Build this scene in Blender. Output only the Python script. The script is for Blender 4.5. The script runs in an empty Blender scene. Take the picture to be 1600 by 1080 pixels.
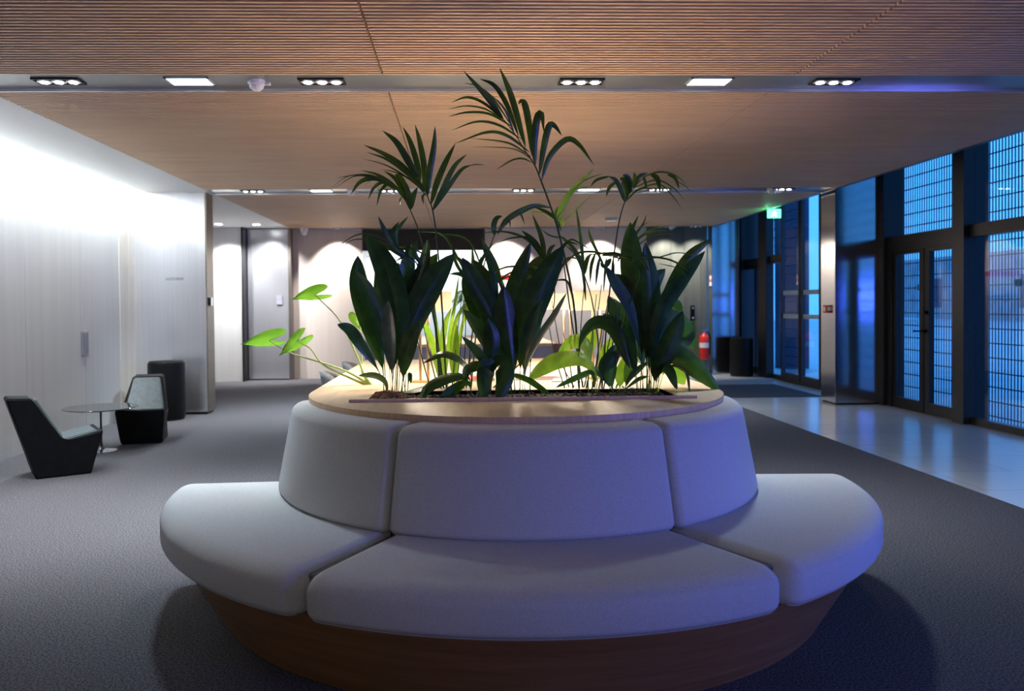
import bpy, bmesh, math, random
from mathutils import Vector, Matrix
random.seed(7)
R = math.radians
C = bpy.context.scene.collection
S = bpy.context.scene

# ------------------------------------------------------------------ camera
F = 1260.0                                  # focal length in pixels of the 1600 wide frame
PX, PY = 760.0, 500.0                       # principal point (the photo is slightly shifted)
H = 1.3                                     # camera height
yv = Vector((718 - PX, 477 - PY, F)).normalized()            # room axis seen from the camera (x right, y down, z forward)
up = Vector((-math.sin(R(.53)), -math.cos(R(.53)), 0)); up = (up - yv * up.dot(yv)).normalized()
xv = yv.cross(up)
cam = bpy.data.objects.new('camera', bpy.data.cameras.new('camera')); C.objects.link(cam)
m3 = Matrix(((xv.x, -xv.y, -xv.z), (yv.x, -yv.y, -yv.z), (up.x, -up.y, -up.z)))
cam.matrix_world = Matrix.Translation((0, 0, H)) @ m3.to_4x4()
cam.data.sensor_width = 36; cam.data.lens = F / 1600 * 36
cam.data.shift_x = (800 - PX) / 1600; cam.data.shift_y = -(540 - PY) / 1600
cam.data.clip_start = .05; cam.data.clip_end = 200
cam.data.dof.use_dof = True; cam.data.dof.focus_distance = 3.75; cam.data.dof.aperture_fstop = 2.9
S.camera = cam

def P(x, y, Y=None, z=None, X=None):
    """point of the place seen at photo pixel x,y on the plane Y=, z= or X="""
    r = Vector((x - PX, y - PY, F)); d = Vector((r.dot(xv), r.dot(yv), r.dot(up)))
    t = Y / d.y if Y is not None else ((z - H) / d.z if z is not None else X / d.x)
    return d * t + Vector((0, 0, H))

# ------------------------------------------------------------------ world, exposure
w = bpy.data.worlds.new('dusk'); S.world = w; w.use_nodes = True
wb = w.node_tree.nodes['Background']; wb.inputs[0].default_value = (.085, .40, 1, 1); wb.inputs[1].default_value = 2.0
S.view_settings.view_transform = 'Standard'; S.view_settings.look = 'None'
S.view_settings.gamma = 1; S.view_settings.use_curve_mapping = False
S.view_settings.exposure = 0.15

def lamp(name, kind, loc, power, col, target=None, **k):
    l = bpy.data.lights.new(name, kind); l.energy = power; l.color = col
    for a, b in k.items(): setattr(l, a, b)
    o = bpy.data.objects.new(name, l); C.objects.link(o); o.location = loc
    if target is not None:
        o.rotation_euler = (Vector(target) - Vector(loc)).to_track_quat('-Z', 'Y').to_euler()
    return o
# blue-violet illuminated sign across the street, outside the facade beside the camera
lamp('street_glow', 'AREA', (8.0, -2.5, 1.6), 340, (.23, .18, 1), (.6, 3.2, .6), size=1.4)
lamp('far_street_glow', 'AREA', (10.9, -1.2, 1.4), 40, (.07, .10, 1), (2, 5, .9), size=.8)
# unseen warm fill added behind the viewer to brighten the bench front
lamp('rear_fill_light', 'AREA', (-.3, -3.4, 2.66), 52, (1, .93, .84), (-.3, -3.4, 0), shape='RECTANGLE', size=3.0, size_y=.2)
# daylight-white runs of light in the wall wash slot
for y0, y1 in ((4.3, 9.7),):
    lamp('wall_wash', 'AREA', (-3.80, (y0 + y1) / 2, 2.78), 30 * (y1 - y0), (.86, .95, 1), (-3.86, (y0 + y1) / 2, .4), shape='RECTANGLE', size=y1 - y0, size_y=.05)
# rotate the runs so that their long side follows the wall
for o in C.objects:
    if o.name.startswith('wall_wash'):
        o.rotation_euler = Matrix(((0, 1, 0), (-1, 0, 0), (0, 0, 1))).to_euler(); o.rotation_euler.y += 0

# ------------------------------------------------------------------ materials
def nt(name):
    m = bpy.data.materials.new(name); m.use_nodes = True
    return m, m.node_tree.nodes, m.node_tree.links, m.node_tree.nodes['Principled BSDF']
def mat(name, col, rough=.5, metal=0, noise=None, bump=None, col2=None, spec=None, scale=(1, 1, 1), emit=None, es=1, coat=0):
    """noise=(scale, detail) mixes col and col2; bump=(scale, strength)"""
    m, N, L, b = nt(name)
    b.inputs['Base Color'].default_value = (*col, 1); b.inputs['Roughness'].default_value = rough; b.inputs['Metallic'].default_value = metal
    if spec is not None: b.inputs['Specular IOR Level'].default_value = spec
    if coat: b.inputs['Coat Weight'].default_value = coat
    tc = N.new('ShaderNodeTexCoord'); mp = N.new('ShaderNodeMapping'); mp.inputs['Scale'].default_value = scale
    L.new(tc.outputs['Object'], mp.inputs['Vector'])
    if noise:
        n = N.new('ShaderNodeTexNoise'); n.inputs['Scale'].default_value = noise[0]; n.inputs['Detail'].default_value = noise[1]
        L.new(mp.outputs[0], n.inputs['Vector'])
        r = N.new('ShaderNodeValToRGB'); r.color_ramp.elements[0].color = (*col, 1); r.color_ramp.elements[1].color = (*(col2 or col), 1)
        r.color_ramp.elements[0].position = .35; r.color_ramp.elements[1].position = .65
        L.new(n.outputs['Fac'], r.inputs[0]); L.new(r.outputs[0], b.inputs['Base Color'])
    if bump:
        n2 = N.new('ShaderNodeTexNoise'); n2.inputs['Scale'].default_value = bump[0]; n2.inputs['Detail'].default_value = 4
        L.new(mp.outputs[0], n2.inputs['Vector'])
        bp = N.new('ShaderNodeBump'); bp.inputs['Strength'].default_value = bump[1]; bp.inputs['Distance'].default_value = .01
        L.new(n2.outputs['Fac'], bp.inputs['Height']); L.new(bp.outputs[0], b.inputs['Normal'])
    if emit:
        b.inputs['Emission Color'].default_value = (*emit, 1); b.inputs['Emission Strength'].default_value = es
    return m
def glass(name, tint=(.8, .9, 1), refl=1.0):
    m, N, L, b = nt(name); N.remove(b); out = N['Material Output']
    t = N.new('ShaderNodeBsdfTransparent'); t.inputs[0].default_value = (*tint, 1)
    g = N.new('ShaderNodeBsdfGlossy'); g.inputs['Roughness'].default_value = .02
    f = N.new('ShaderNodeLayerWeight'); f.inputs[0].default_value = .5; pw = N.new('ShaderNodeMath'); pw.operation = 'POWER'; pw.inputs[1].default_value = 5
    mx = N.new('ShaderNodeMixShader'); mu = N.new('ShaderNodeMath'); mu.operation = 'MULTIPLY_ADD'; mu.inputs[1].default_value = .96 * refl; mu.inputs[2].default_value = .04 * refl; mu.use_clamp = True
    L.new(f.outputs['Facing'], pw.inputs[0]); L.new(pw.outputs[0], mu.inputs[0]); L.new(mu.outputs[0], mx.inputs[0]); L.new(t.outputs[0], mx.inputs[1]); L.new(g.outputs[0], mx.inputs[2]); L.new(mx.outputs[0], out.inputs[0])
    return m
def leafmat(name, a, b2, trans, rough=.32, vein=30):
    m, N, L, b = nt(name); out = N['Material Output']
    tc = N.new('ShaderNodeTexCoord'); n = N.new('ShaderNodeTexNoise'); n.inputs['Scale'].default_value = 14; n.inputs['Detail'].default_value = 3
    L.new(tc.outputs['Object'], n.inputs['Vector'])
    r = N.new('ShaderNodeValToRGB'); r.color_ramp.elements[0].color = (*a, 1); r.color_ramp.elements[1].color = (*b2, 1)
    r.color_ramp.elements[0].position = .35; r.color_ramp.elements[1].position = .7
    L.new(n.outputs['Fac'], r.inputs[0]); L.new(r.outputs[0], b.inputs['Base Color'])
    b.inputs['Roughness'].default_value = rough; b.inputs['Specular IOR Level'].default_value = .55
    uv = N.new('ShaderNodeUVMap'); wv = N.new('ShaderNodeTexWave'); wv.inputs['Scale'].default_value = vein; wv.inputs['Distortion'].default_value = .4
    wv.bands_direction = 'Y'; L.new(uv.outputs[0], wv.inputs['Vector'])
    bp = N.new('ShaderNodeBump'); bp.inputs['Strength'].default_value = .35; bp.inputs['Distance'].default_value = .002
    L.new(wv.outputs['Fac'], bp.inputs['Height']); L.new(bp.outputs[0], b.inputs['Normal'])
    t = N.new('ShaderNodeBsdfTranslucent'); g = N.new('ShaderNodeMixRGB'); g.blend_type = 'MULTIPLY'; g.inputs[0].default_value = 1
    g.inputs[2].default_value = (1.0, 1.0, .45, 1); L.new(r.outputs[0], g.inputs[1]); L.new(g.outputs[0], t.inputs[0])
    mx = N.new('ShaderNodeMixShader'); mx.inputs[0].default_value = trans
    L.new(b.outputs[0], mx.inputs[1]); L.new(t.outputs[0], mx.inputs[2]); L.new(mx.outputs[0], out.inputs[0])
    return m
def woodmat(name, a, b2, scale, rough=.42, sc=6):
    m, N, L, b = nt(name)
    tc = N.new('ShaderNodeTexCoord'); mp = N.new('ShaderNodeMapping'); mp.inputs['Scale'].default_value = scale
    L.new(tc.outputs['Object'], mp.inputs[0])
    n = N.new('ShaderNodeTexNoise'); n.inputs['Scale'].default_value = sc; n.inputs['Detail'].default_value = 6; n.inputs['Roughness'].default_value = .65
    L.new(mp.outputs[0], n.inputs['Vector'])
    r = N.new('ShaderNodeValToRGB'); r.color_ramp.elements[0].color = (*a, 1); r.color_ramp.elements[1].color = (*b2, 1)
    r.color_ramp.elements[0].position = .3; r.color_ramp.elements[1].position = .7
    L.new(n.outputs['Fac'], r.inputs[0]); L.new(r.outputs[0], b.inputs['Base Color']); b.inputs['Roughness'].default_value = rough
    return m
M = dict(
    carpet=mat('carpet', (.045, .043, .047), .95, noise=(120, 8), col2=(.185, .177, .19), bump=(230, .9), spec=.1),
    mat_rib=mat('entrance_mat', (.045, .05, .06), .9, noise=(90, 3), col2=(.07, .075, .085), bump=(150, .6), spec=.1),
    wall=mat('pale_veneer', (.62, .605, .58), .5, noise=(3, 3), col2=(.665, .65, .62), scale=(4, 4, .1)),
    cream=mat('cream_veneer', (.66, .60, .50), .5, noise=(3, 5), col2=(.74, .68, .58), scale=(6, 6, .12)),
    white=mat('white_paint', (.78, .78, .77), .6),
    backwall=mat('beige_panel', (.70, .61, .54), .5, noise=(3, 3), col2=(.74, .65, .58), scale=(5, 5, .15)),
    steel=mat('brushed_steel', (.42, .42, .43), .13, 1, noise=(5, 4), col2=(.5, .5, .51), scale=(1, 1, 60)),
    satin=mat('satin_metal_panel', (.66, .66, .69), .22, .75, noise=(4, 3), col2=(.72, .72, .75), scale=(30, 1, .2)),
    bronze=mat('bronze_edge', (.22, .19, .165), .38, .8, noise=(5, 3), col2=(.27, .24, .21), scale=(1, 1, 40)),
    band=mat('grey_metal_band', (.26, .27, .27), .3, .6, noise=(3, 2), col2=(.30, .31, .31), scale=(.6, 1, 1)),
    slat=woodmat('oak_slats', (.66, .46, .29), (.77, .56, .37), (.6, 3, 1), .5, 2),
    slatback=mat('slat_backing', (.15, .075, .048), .9, noise=(8, 2), col2=(.18, .09, .058)),
    frame=mat('black_frame', (.018, .017, .017), .4, .3, noise=(20, 2), col2=(.024, .022, .021)),
    grille=mat('grille_steel', (.03, .035, .05), .4, .5, noise=(20, 2), col2=(.04, .045, .06)),
    fabric=mat('grey_white_wool', (.58, .575, .57), .95, noise=(190, 6), col2=(.70, .695, .69), bump=(520, .35), spec=.15, scale=(1, 1, 1.6)),
    gap=mat('dark_gap_fabric', (.12, .12, .13), .95, noise=(60, 2), col2=(.16, .16, .17)),
    baseoak=woodmat('base_oak_veneer', (.23, .105, .038), (.36, .185, .075), (.9, .9, 16), .4, 2.2),
    tabletop=woodmat('light_oak_top', (.52, .35, .20), (.64, .45, .27), (6, .5, .5), .5, 5),
    edge=woodmat('oak_edge', (.62, .40, .23), (.80, .56, .35), (40, 40, .3), .45, 2),
    soil=mat('bark_mulch', (.020, .012, .008), .9, noise=(60, 4), col2=(.06, .035, .022), bump=(70, 1)),
    straw=mat('coconut_fibre', (.32, .16, .06), .9, noise=(70, 3), col2=(.5, .28, .11)),
    black=mat('black_shell', (.004, .004, .005), .6, noise=(30, 2), col2=(.006, .006, .007), spec=.1),
    leather=mat('grey_blue_leather', (.075, .098, .105), .38, noise=(25, 3), col2=(.10, .128, .135), bump=(120, .15)),
    binm=mat('black_bin', (.004, .004, .0045), .45, noise=(20, 2), col2=(.006, .006, .0065), spec=.2),
    chrome=mat('polished_metal', (.6, .6, .6), .15, 1, noise=(9, 2), col2=(.66, .66, .66)),
    darktop=mat('dark_glass_top', (.05, .05, .05), .06, .2, noise=(4, 2), col2=(.07, .065, .06)),
    brass=mat('brass', (.80, .52, .20), .28, 1, noise=(9, 2), col2=(.88, .6, .26)),
    shade=mat('tan_shade', (.62, .52, .38), .8, noise=(60, 3), col2=(.68, .57, .42)),
    plastic=mat('white_plastic', (.72, .72, .74), .4, noise=(9, 2), col2=(.76, .76, .78)),
    red=mat('red_paint', (.62, .02, .015), .35, noise=(9, 2), col2=(.7, .03, .02)),
    paper=mat('white_paper', (.82, .81, .79), .7, noise=(12, 2), col2=(.86, .85, .83)),
    orange=mat('orange_print', (.75, .20, .06), .6, noise=(12, 2), col2=(.8, .25, .09)),
    greyp=mat('grey_panel', (.27, .27, .31), .55, noise=(6, 2), col2=(.3, .3, .34)),
    olive=mat('dark_olive_panel', (.085, .088, .07), .42, noise=(4, 4), col2=(.105, .108, .088), scale=(4, 4, .3)),
    darkp=mat('dark_bulkhead', (.025, .023, .022), .6, noise=(6, 2), col2=(.032, .03, .028)),
    brown=woodmat('red_brown_wood', (.13, .05, .04), (.2, .085, .065), (1, 8, 1)),
    chairgrey=mat('grey_chair_shell', (.075, .072, .07), .8, noise=(40, 3), col2=(.10, .095, .09)),
    chairbeige=mat('beige_upholstery', (.48, .38, .24), .8, noise=(60, 3), col2=(.54, .43, .28)),
    pave=mat('outdoor_paving', (.42, .44, .46), .5, noise=(2, 4), col2=(.56, .58, .6)),
    city=mat('opposite_facade', (.30, .31, .33), .8, noise=(1.2, 3), col2=(.42, .43, .45)),
    darkout=mat('outdoor_dark_pier', (.03, .04, .09), .6, noise=(3, 2), col2=(.04, .05, .11)),
    sticker=mat('blue_sticker', (.12, .30, .52), .6, noise=(20, 2), col2=(.14, .33, .56)),
    stripe=mat('frosted_strip', (.30, .40, .50), .6, noise=(20, 2), col2=(.34, .44, .54)),
    ledw=mat('white_led', (.9, .9, .9), .4, emit=(.62, .86, 1), es=9),
    spotw=mat('spot_lens', (.9, .9, .9), .4, emit=(.95, 1, 1), es=16),
    bulb=mat('warm_bulb', (.9, .9, .9), .4, emit=(1, .82, .55), es=14),
    exitm=mat('exit_green', (.1, .8, .4), .4, emit=(.12, 1, .45), es=3.2),
    exitw=mat('exit_white', (.9, .9, .9), .4, emit=(.7, 1, .85), es=4),
    refl=mat('lamp_reflector', (.8, .8, .82), .25, .6, noise=(9, 2), col2=(.84, .84, .86)),
    screen=mat('pale_glass_board', (.45, .52, .55), .2, noise=(3, 2), col2=(.5, .57, .6)),
    tile=None,
    aspid=leafmat('aspidistra_leaf', (.012, .045, .012), (.025, .085, .02), .22, .25),
    asplight=leafmat('pale_leaf_back', (.05, .085, .04), (.10, .14, .07), .25, .32),
    palm=leafmat('palm_leaf', (.018, .055, .014), (.045, .10, .022), .30, .34, 0),
    palmlight=leafmat('young_palm_leaf', (.10, .22, .03), (.20, .34, .05), .45, .4, 0),
    lily=leafmat('lily_leaf', (.02, .075, .016), (.04, .12, .025), .3, .34),
    lime=leafmat('lime_leaf', (.14, .30, .035), (.24, .42, .06), .5, .4),
    aloc=leafmat('alocasia_leaf', (.12, .30, .03), (.19, .40, .05), .45, .4, 12),
    petiole=mat('pale_green_stalk', (.40, .55, .16), .4, noise=(20, 2), col2=(.5, .66, .24)),
    stem=mat('dark_green_stem', (.022, .05, .014), .45, noise=(20, 2), col2=(.035, .07, .02)),
    moss=mat('grey_green_groundcover', (.07, .12, .05), .8, noise=(30, 2), col2=(.12, .18, .08)),
)
def shademat():
    m, N, L, b = nt('tan_lamp_shade'); out = N['Material Output']; tc = N.new('ShaderNodeTexCoord'); n = N.new('ShaderNodeTexNoise'); n.inputs['Scale'].default_value = 80
    L.new(tc.outputs['Object'], n.inputs['Vector']); r = N.new('ShaderNodeValToRGB'); r.color_ramp.elements[0].color = (.58, .47, .32, 1); r.color_ramp.elements[1].color = (.66, .54, .38, 1)
    L.new(n.outputs['Fac'], r.inputs[0]); L.new(r.outputs[0], b.inputs['Base Color']); b.inputs['Roughness'].default_value = .8
    t = N.new('ShaderNodeBsdfTranslucent'); L.new(r.outputs[0], t.inputs[0]); mx = N.new('ShaderNodeMixShader'); mx.inputs[0].default_value = .12
    L.new(b.outputs[0], mx.inputs[1]); L.new(t.outputs[0], mx.inputs[2]); L.new(mx.outputs[0], out.inputs[0]); return m
M['shade'] = shademat()
def tilemat():
    m, N, L, b = nt('pale_floor_tile'); tc = N.new('ShaderNodeTexCoord')
    br = N.new('ShaderNodeTexBrick'); br.inputs['Scale'].default_value = 1.0; br.inputs['Brick Width'].default_value = 1.2; br.inputs['Row Height'].default_value = .6
    br.inputs['Mortar Size'].default_value = .003; br.inputs['Color1'].default_value = (.50, .51, .52, 1); br.inputs['Color2'].default_value = (.55, .56, .56, 1); br.inputs['Mortar'].default_value = (.30, .31, .32, 1)
    L.new(tc.outputs['Object'], br.inputs['Vector']); L.new(br.outputs['Color'], b.inputs['Base Color'])
    b.inputs['Roughness'].default_value = .2; b.inputs['Specular IOR Level'].default_value = .8
    return m
M['tile'] = tilemat()

# ------------------------------------------------------------------ mesh helpers
class MB:
    def __init__(s): s.bm = bmesh.new(); s.mi = 0; s.uv = s.bm.loops.layers.uv.new('UVMap')
    def box(s, x0, x1, y0, y1, z0, z1, bev=0, seg=2):
        g = bmesh.ops.create_cube(s.bm, size=1)['verts']
        for v in g:
            v.co = Vector(((x0 + x1) / 2 + v.co.x * (x1 - x0), (y0 + y1) / 2 + v.co.y * (y1 - y0), (z0 + z1) / 2 + v.co.z * (z1 - z0)))
        fs = {f for v in g for f in v.link_faces}
        for f in fs: f.material_index = s.mi
        if bev:
            es = {e for v in g for e in v.link_edges}
            r = bmesh.ops.bevel(s.bm, geom=list(es), offset=bev, segments=seg, affect='EDGES', profile=.5)
            for f in r['faces']: f.material_index = s.mi
        return s
    def cyl(s, c, r, h, r2=None, seg=32, axis='z', cap=True):
        g = bmesh.ops.create_cone(s.bm, cap_ends=cap, segments=seg, radius1=r, radius2=r if r2 is None else r2, depth=h)['verts']
        rot = {'z': Matrix(), 'x': Matrix.Rotation(R(90), 4, 'Y'), 'y': Matrix.Rotation(R(90), 4, 'X')}[axis]
        for v in g: v.co = rot @ v.co + Vector(c)
        for f in {f for v in g for f in v.link_faces}: f.material_index = s.mi
        return s
    def sphere(s, c, r, sc=(1, 1, 1), seg=20):
        g = bmesh.ops.create_uvsphere(s.bm, u_segments=seg, v_segments=seg // 2, radius=r)['verts']
        for v in g: v.co = Vector((v.co.x * sc[0], v.co.y * sc[1], v.co.z * sc[2])) + Vector(c)
        for f in {f for v in g for f in v.link_faces}: f.material_index = s.mi
        return s
    def lathe(s, prof, c=(0, 0, 0), seg=40):
        rings = []
        for r, z in prof: rings.append([s.bm.verts.new((c[0] + r * math.cos(2 * math.pi * i / seg), c[1] + r * math.sin(2 * math.pi * i / seg), c[2] + z)) for i in range(seg)])
        for a, b in zip(rings, rings[1:]):
            for i in range(seg):
                f = s.bm.faces.new((a[i], a[(i + 1) % seg], b[(i + 1) % seg], b[i])); f.material_index = s.mi
        for ring, rv in ((rings[0], True), (rings[-1], False)):
            f = s.bm.faces.new(ring[::-1] if rv else ring); f.material_index = s.mi
        return s
    def tube(s, pts, r, seg=8):
        pts = [Vector(p) for p in pts]; n = len(pts); rs = r if isinstance(r, (list, tuple)) else [r] * n; rings = []
        for i, p in enumerate(pts):
            t = (pts[min(i + 1, n - 1)] - pts[max(i - 1, 0)]).normalized()
            a = t.orthogonal().normalized() if i == 0 else (a - t * a.dot(t)).normalized()
            b = t.cross(a)
            rings.append([s.bm.verts.new(p + (a * math.cos(2 * math.pi * k / seg) + b * math.sin(2 * math.pi * k / seg)) * rs[i]) for k in range(seg)])
        for a1, b1 in zip(rings, rings[1:]):
            for k in range(seg):
                f = s.bm.faces.new((a1[k], a1[(k + 1) % seg], b1[(k + 1) % seg], b1[k])); f.material_index = s.mi
        s.bm.faces.new(rings[0][::-1]); s.bm.faces.new(rings[-1])
        return s
    def prism(s, poly, z0, z1):
        lo = [s.bm.verts.new((x, y, z0)) for x, y in poly]; hi = [s.bm.verts.new((x, y, z1)) for x, y in poly]; n = len(poly)
        fs = [s.bm.faces.new(lo[::-1]), s.bm.faces.new(hi)]
        for i in range(n): fs.append(s.bm.faces.new((lo[i], lo[(i + 1) % n], hi[(i + 1) % n], hi[i])))
        for f in fs: f.material_index = s.mi
        return s
    def build(s, name, mats, parent=None, smooth=False, loc=None):
        bmesh.ops.recalc_face_normals(s.bm, faces=s.bm.faces)
        me = bpy.data.meshes.new(name); s.bm.to_mesh(me); s.bm.free()
        for m in (mats if isinstance(mats, (list, tuple)) else [mats]): me.materials.append(m)
        o = bpy.data.objects.new(name, me); C.objects.link(o)
        if smooth:
            for p in me.polygons: p.use_smooth = True
            try: me.set_sharp_from_angle(angle=R(40))
            except Exception: pass
        if parent is not None:
            o.parent = parent
            if parent.type == 'EMPTY' or parent.location.length: o.matrix_parent_inverse = Matrix.Identity(4)
        if loc is not None: o.location = loc
        return o
def tag(o, label=None, cat=None, group=None):
    if label: o['label'] = label
    if cat: o['category'] = cat
    if group: o['group'] = group
    return o
def struct(o): o['kind'] = 'structure'; return o
def empty(name, loc, label, cat, group=None, rz=0):
    o = bpy.data.objects.new(name, None); C.objects.link(o); o.location = loc; o.rotation_euler = (0, 0, rz)
    return tag(o, label, cat, group)
def copy_tree(o, parent=None):
    c = o.copy(); C.objects.link(c); c.parent = parent
    for ch in list(o.children): copy_tree(ch, c)
    return c

# ------------------------------------------------------------------ setting
ZC = 2.69; XW = -3.93; XF = 5.40; YB = 14.6
CUT = .052
struct(MB().box(-5.2, 3.51, -6, 19, -.08, 0).build('floor', M['carpet']))
struct(MB().box(3.51, 5.62, -6, 15.3, -.08, -.002).build('floor', M['tile']))
tag(MB().box(3.62, 4.97, 10.9, 12.6, -.001, .008, .004).build('entrance_mat', M['mat_rib']), 'dark ribbed entrance mat lying on the pale tiles by the sliding doors', 'door mat')

def slat_bay(y0, y1, seams):
    """slats run along X; joints at the seams"""
    xs = [-3.0] + seams + [4.6]; b = MB(); n = int((y1 - y0) / .044); p = (y1 - y0) / n
    for xa, xb in zip(xs, xs[1:]):
        for i in range(n):
            yy = y0 + i * p
            b.box(xa + (.006 if xa > -3 else 0), xb - (.006 if xb < 4.6 else 0), yy + .012, yy + .030, ZC, ZC + .024)
    struct(b.build('ceiling', M['slat']))
    struct(MB().box(-3.0, 4.6, y0, y1, ZC + .025, ZC + .06).build('ceiling', M['slatback']))
slat_bay(-.6, 4.91, [-.45, 2.06]); slat_bay(5.26, 9.67, [-.45, 2.06]); slat_bay(10.04, 14.45, [-.45, 2.06])
struct(MB().box(-3.0, 4.6, -6, -.6, ZC, ZC + .06).build('ceiling', M['slat']))
# slab over everything and its edge at the void beside the facade
struct(MB().box(-5.2, 4.6, -6, 19, ZC + .16, ZC + .3).build('ceiling', M['darkp']))
struct(MB().box(4.6, 4.66, -6, 15.3, ZC, 4.3).build('trim_1', M['bronze']))
struct(MB().box(4.6, 6.0, -6, 15.3, 4.3, 4.4).build('ceiling', M['darkp']))
# metal service bands between the slat bays
k = 2
for y0, y1 in ((4.91, 5.26), (9.67, 10.04), (14.45, 14.6)):
    b = MB().box(-3.0, 4.6, y0, y1, ZC + .012, ZC + .07)
    struct(MB().box(-3.0, 4.6, y1 - .014, y1, ZC - .008, ZC + .0115).build('trim_%d' % (k + 60), M['refl']))
    struct(b.build('trim_%d' % k, M['band'])); k += 1
# white plaster strip of ceiling with the light slot along the left wall
struct(MB().box(-3.76, -3.0, -6, 9.88, ZC, ZC + .05).build('ceiling', M['white']))
struct(MB().box(-4.5, -3.0, 9.88, 14.5, ZC, ZC + .05).build('ceiling', M['white']))
# left wall: veneer panels with joints
b = MB(); b.box(XW - .12, XW - .012, -6, 10.0, 0, ZC + .16)
for y0, y1 in ((-6, -3.2), (-3.19, -.8), (-.79, 1.6), (1.61, 3.9), (3.91, 5.9), (5.91, 7.435), (7.445, 8.585)):
    b.box(XW - .012, XW, y0, y1, 0, ZC + .16)
struct(b.build('wall_left', M['wall']))
b = MB()
b.box(XW - .012, XW, 8.595, 9.46, 0, ZC + .16)
struct(b.build('wall_left', M['wall']))
b = MB(); b.box(XW - .012, XW + .004, 9.47, 9.73, 0, ZC + .16); b.box(XW - .012, XW + .004, 9.735, 9.9, 0, ZC + .16)
struct(b.build('wall_left', M['cream']))
# flush pull set in the wall panels
hd = struct(MB().box(XW - .001, XW + .006, 8.50, 8.66, .80, 1.06, .004).build('trim_8', M['chrome']))
struct(MB().box(XW + .004, XW + .009, 8.515, 8.57, .815, 1.045).build('trim_9', M['greyp']))
struct(MB().box(XW + .004, XW + .009, 8.585, 8.645, .815, 1.045).build('trim_10', M['greyp']))
# steel pier on the left (carries the room sign) and the recess behind it
pl = MB().box(XW, -3.07, 9.885, 10.15, .03, ZC, .004).build('wall_pier', M['satin']); struct(pl); pl.name = 'wall_left'
struct(MB().box(-3.07, -3.055, 9.885, 10.15, .03, ZC).build('trim_11', M['bronze']))
struct(MB().box(XW, -3.08, 9.91, 10.13, 0, .03).build('baseboard_left', M['frame']))
struct(MB().box(-4.62, -4.5, 10.15, 14.4, 0, ZC + .1).build('wall_left', M['wall']))
struct(MB().box(-4.5, XW - .0, 10.0, 10.15, 0, ZC + .1).build('wall_left', M['wall']))
struct(MB().box(-4.5, -3.79, 14.2, 14.4, 0, ZC).build('wall_back', M['wall']))
struct(MB().box(-5.2, -3.0, 14.6, 14.7, 0, ZC + .1).build('wall_back', M['frame']))
struct(MB().box(-5.3, -5.2, -6, 19, 0, ZC + .3).build('wall_left', M['frame']))
struct(MB().box(-5.2, 6, 18.9, 19, 0, ZC + .3).build('wall_back', M['frame']))
struct(MB().box(-3.79, -3.755, 14.18, 14.45, 0, ZC).build('trim_12', M['frame']))
d = MB().box(-3.745, -3.03, 14.43, 14.5, .02, ZC - .01, .004).build('door_1', M['satin']); struct(d)
tag(MB().box(-3.24, -3.14, 14.41, 14.428, 1.44, 1.50).box(-3.24, -3.14, 14.412, 14.428, 1.34, 1.435).build('lock_plate', M['greyp']), 'small white and grey lock plate on the steel door beside the beige wall', 'lock plate')
struct(MB().box(-3.03, -2.98, 14.42, 14.6, 0, ZC).build('trim_13', M['bronze']))
# back wall
struct(MB().box(-2.98, -1.74, YB, YB + .15, 0, ZC + .1).build('wall_back', M['backwall']))
struct(MB().box(-1.74, .47, YB, YB + .15, 2.30, ZC + .1).build('wall_back', M['darkp']))
struct(MB().box(.47, 3.41, YB, YB + .15, 0, ZC + .1).build('wall_back', M['backwall']))
b = MB()
for xa, xb in ((3.41, 3.845), (3.85, 4.10), (4.105, 4.40), (4.405, 4.51)): b.box(xa, xb, YB - .02, YB + .15, 0, ZC + .1)
struct(b.build('wall_back', M['olive']))
struct(MB().box(4.515, 4.535, YB - .03, YB + .1, 0, ZC).build('trim_14', M['chrome']))
struct(MB().box(4.54, 4.60, YB - .02, YB + .1, 0, ZC + .1).build('wall_back', M['olive']))
# bright room behind the opening
struct(MB().box(-3.2, 1.6, 17.6, 17.7, 0, 2.9).build('wall_back', M['white']))
struct(MB().box(-3.3, -3.2, 14.75, 17.7, 0, 2.9).build('wall_left', M['white']))
struct(MB().box(1.6, 1.7, 14.75, 17.7, 0, 2.9).build('wall_right', M['white']))
lamp('back_room_light', 'AREA', (-.6, 16.4, 2.62), 150, (.93, .97, 1), (-.6, 16.4, 0), size=2.2)
tag(MB().box(-1.55, .30, 17.45, 17.5, .0, 2.28, .01).build('glass_board', M['screen']), 'pale grey board standing against the far white wall in the lit opening', 'board')
cab = empty('steel_cabinet', (-1.62, 15.2, 0), 'grey steel cabinet at the left side of the lit opening', 'cabinet')
MB().box(-.14, .14, -.25, .25, 0, 1.02, .01).build('body', M['steel'], cab)
MB().box(-.12, .12, -.262, -.252, .08, .98, .004).build('door', M['greyp'], cab)

# steel pier at the far right and reveals
struct(MB().box(4.60, 5.10, 14.55, 15.3, .0, 4.3, .004).build('wall_right', M['steel']))
struct(MB().box(5.1, 5.7, 15.2, 15.3, 0, 4.3).build('wall_right', M['frame']))
# steel pier before the entrance
struct(MB().box(4.725, 5.30, 10.0, 10.4, .025, 4.3, .004).build('wall_right', M['steel']))
struct(MB().box(4.74, 5.29, 10.02, 10.38, 0, .025).build('baseboard_right', M['frame']))
# walls behind the camera
struct(MB().box(-5.2, 6, -6.1, -6, 0, 4.4).build('wall_front', M['greyp']))

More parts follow.
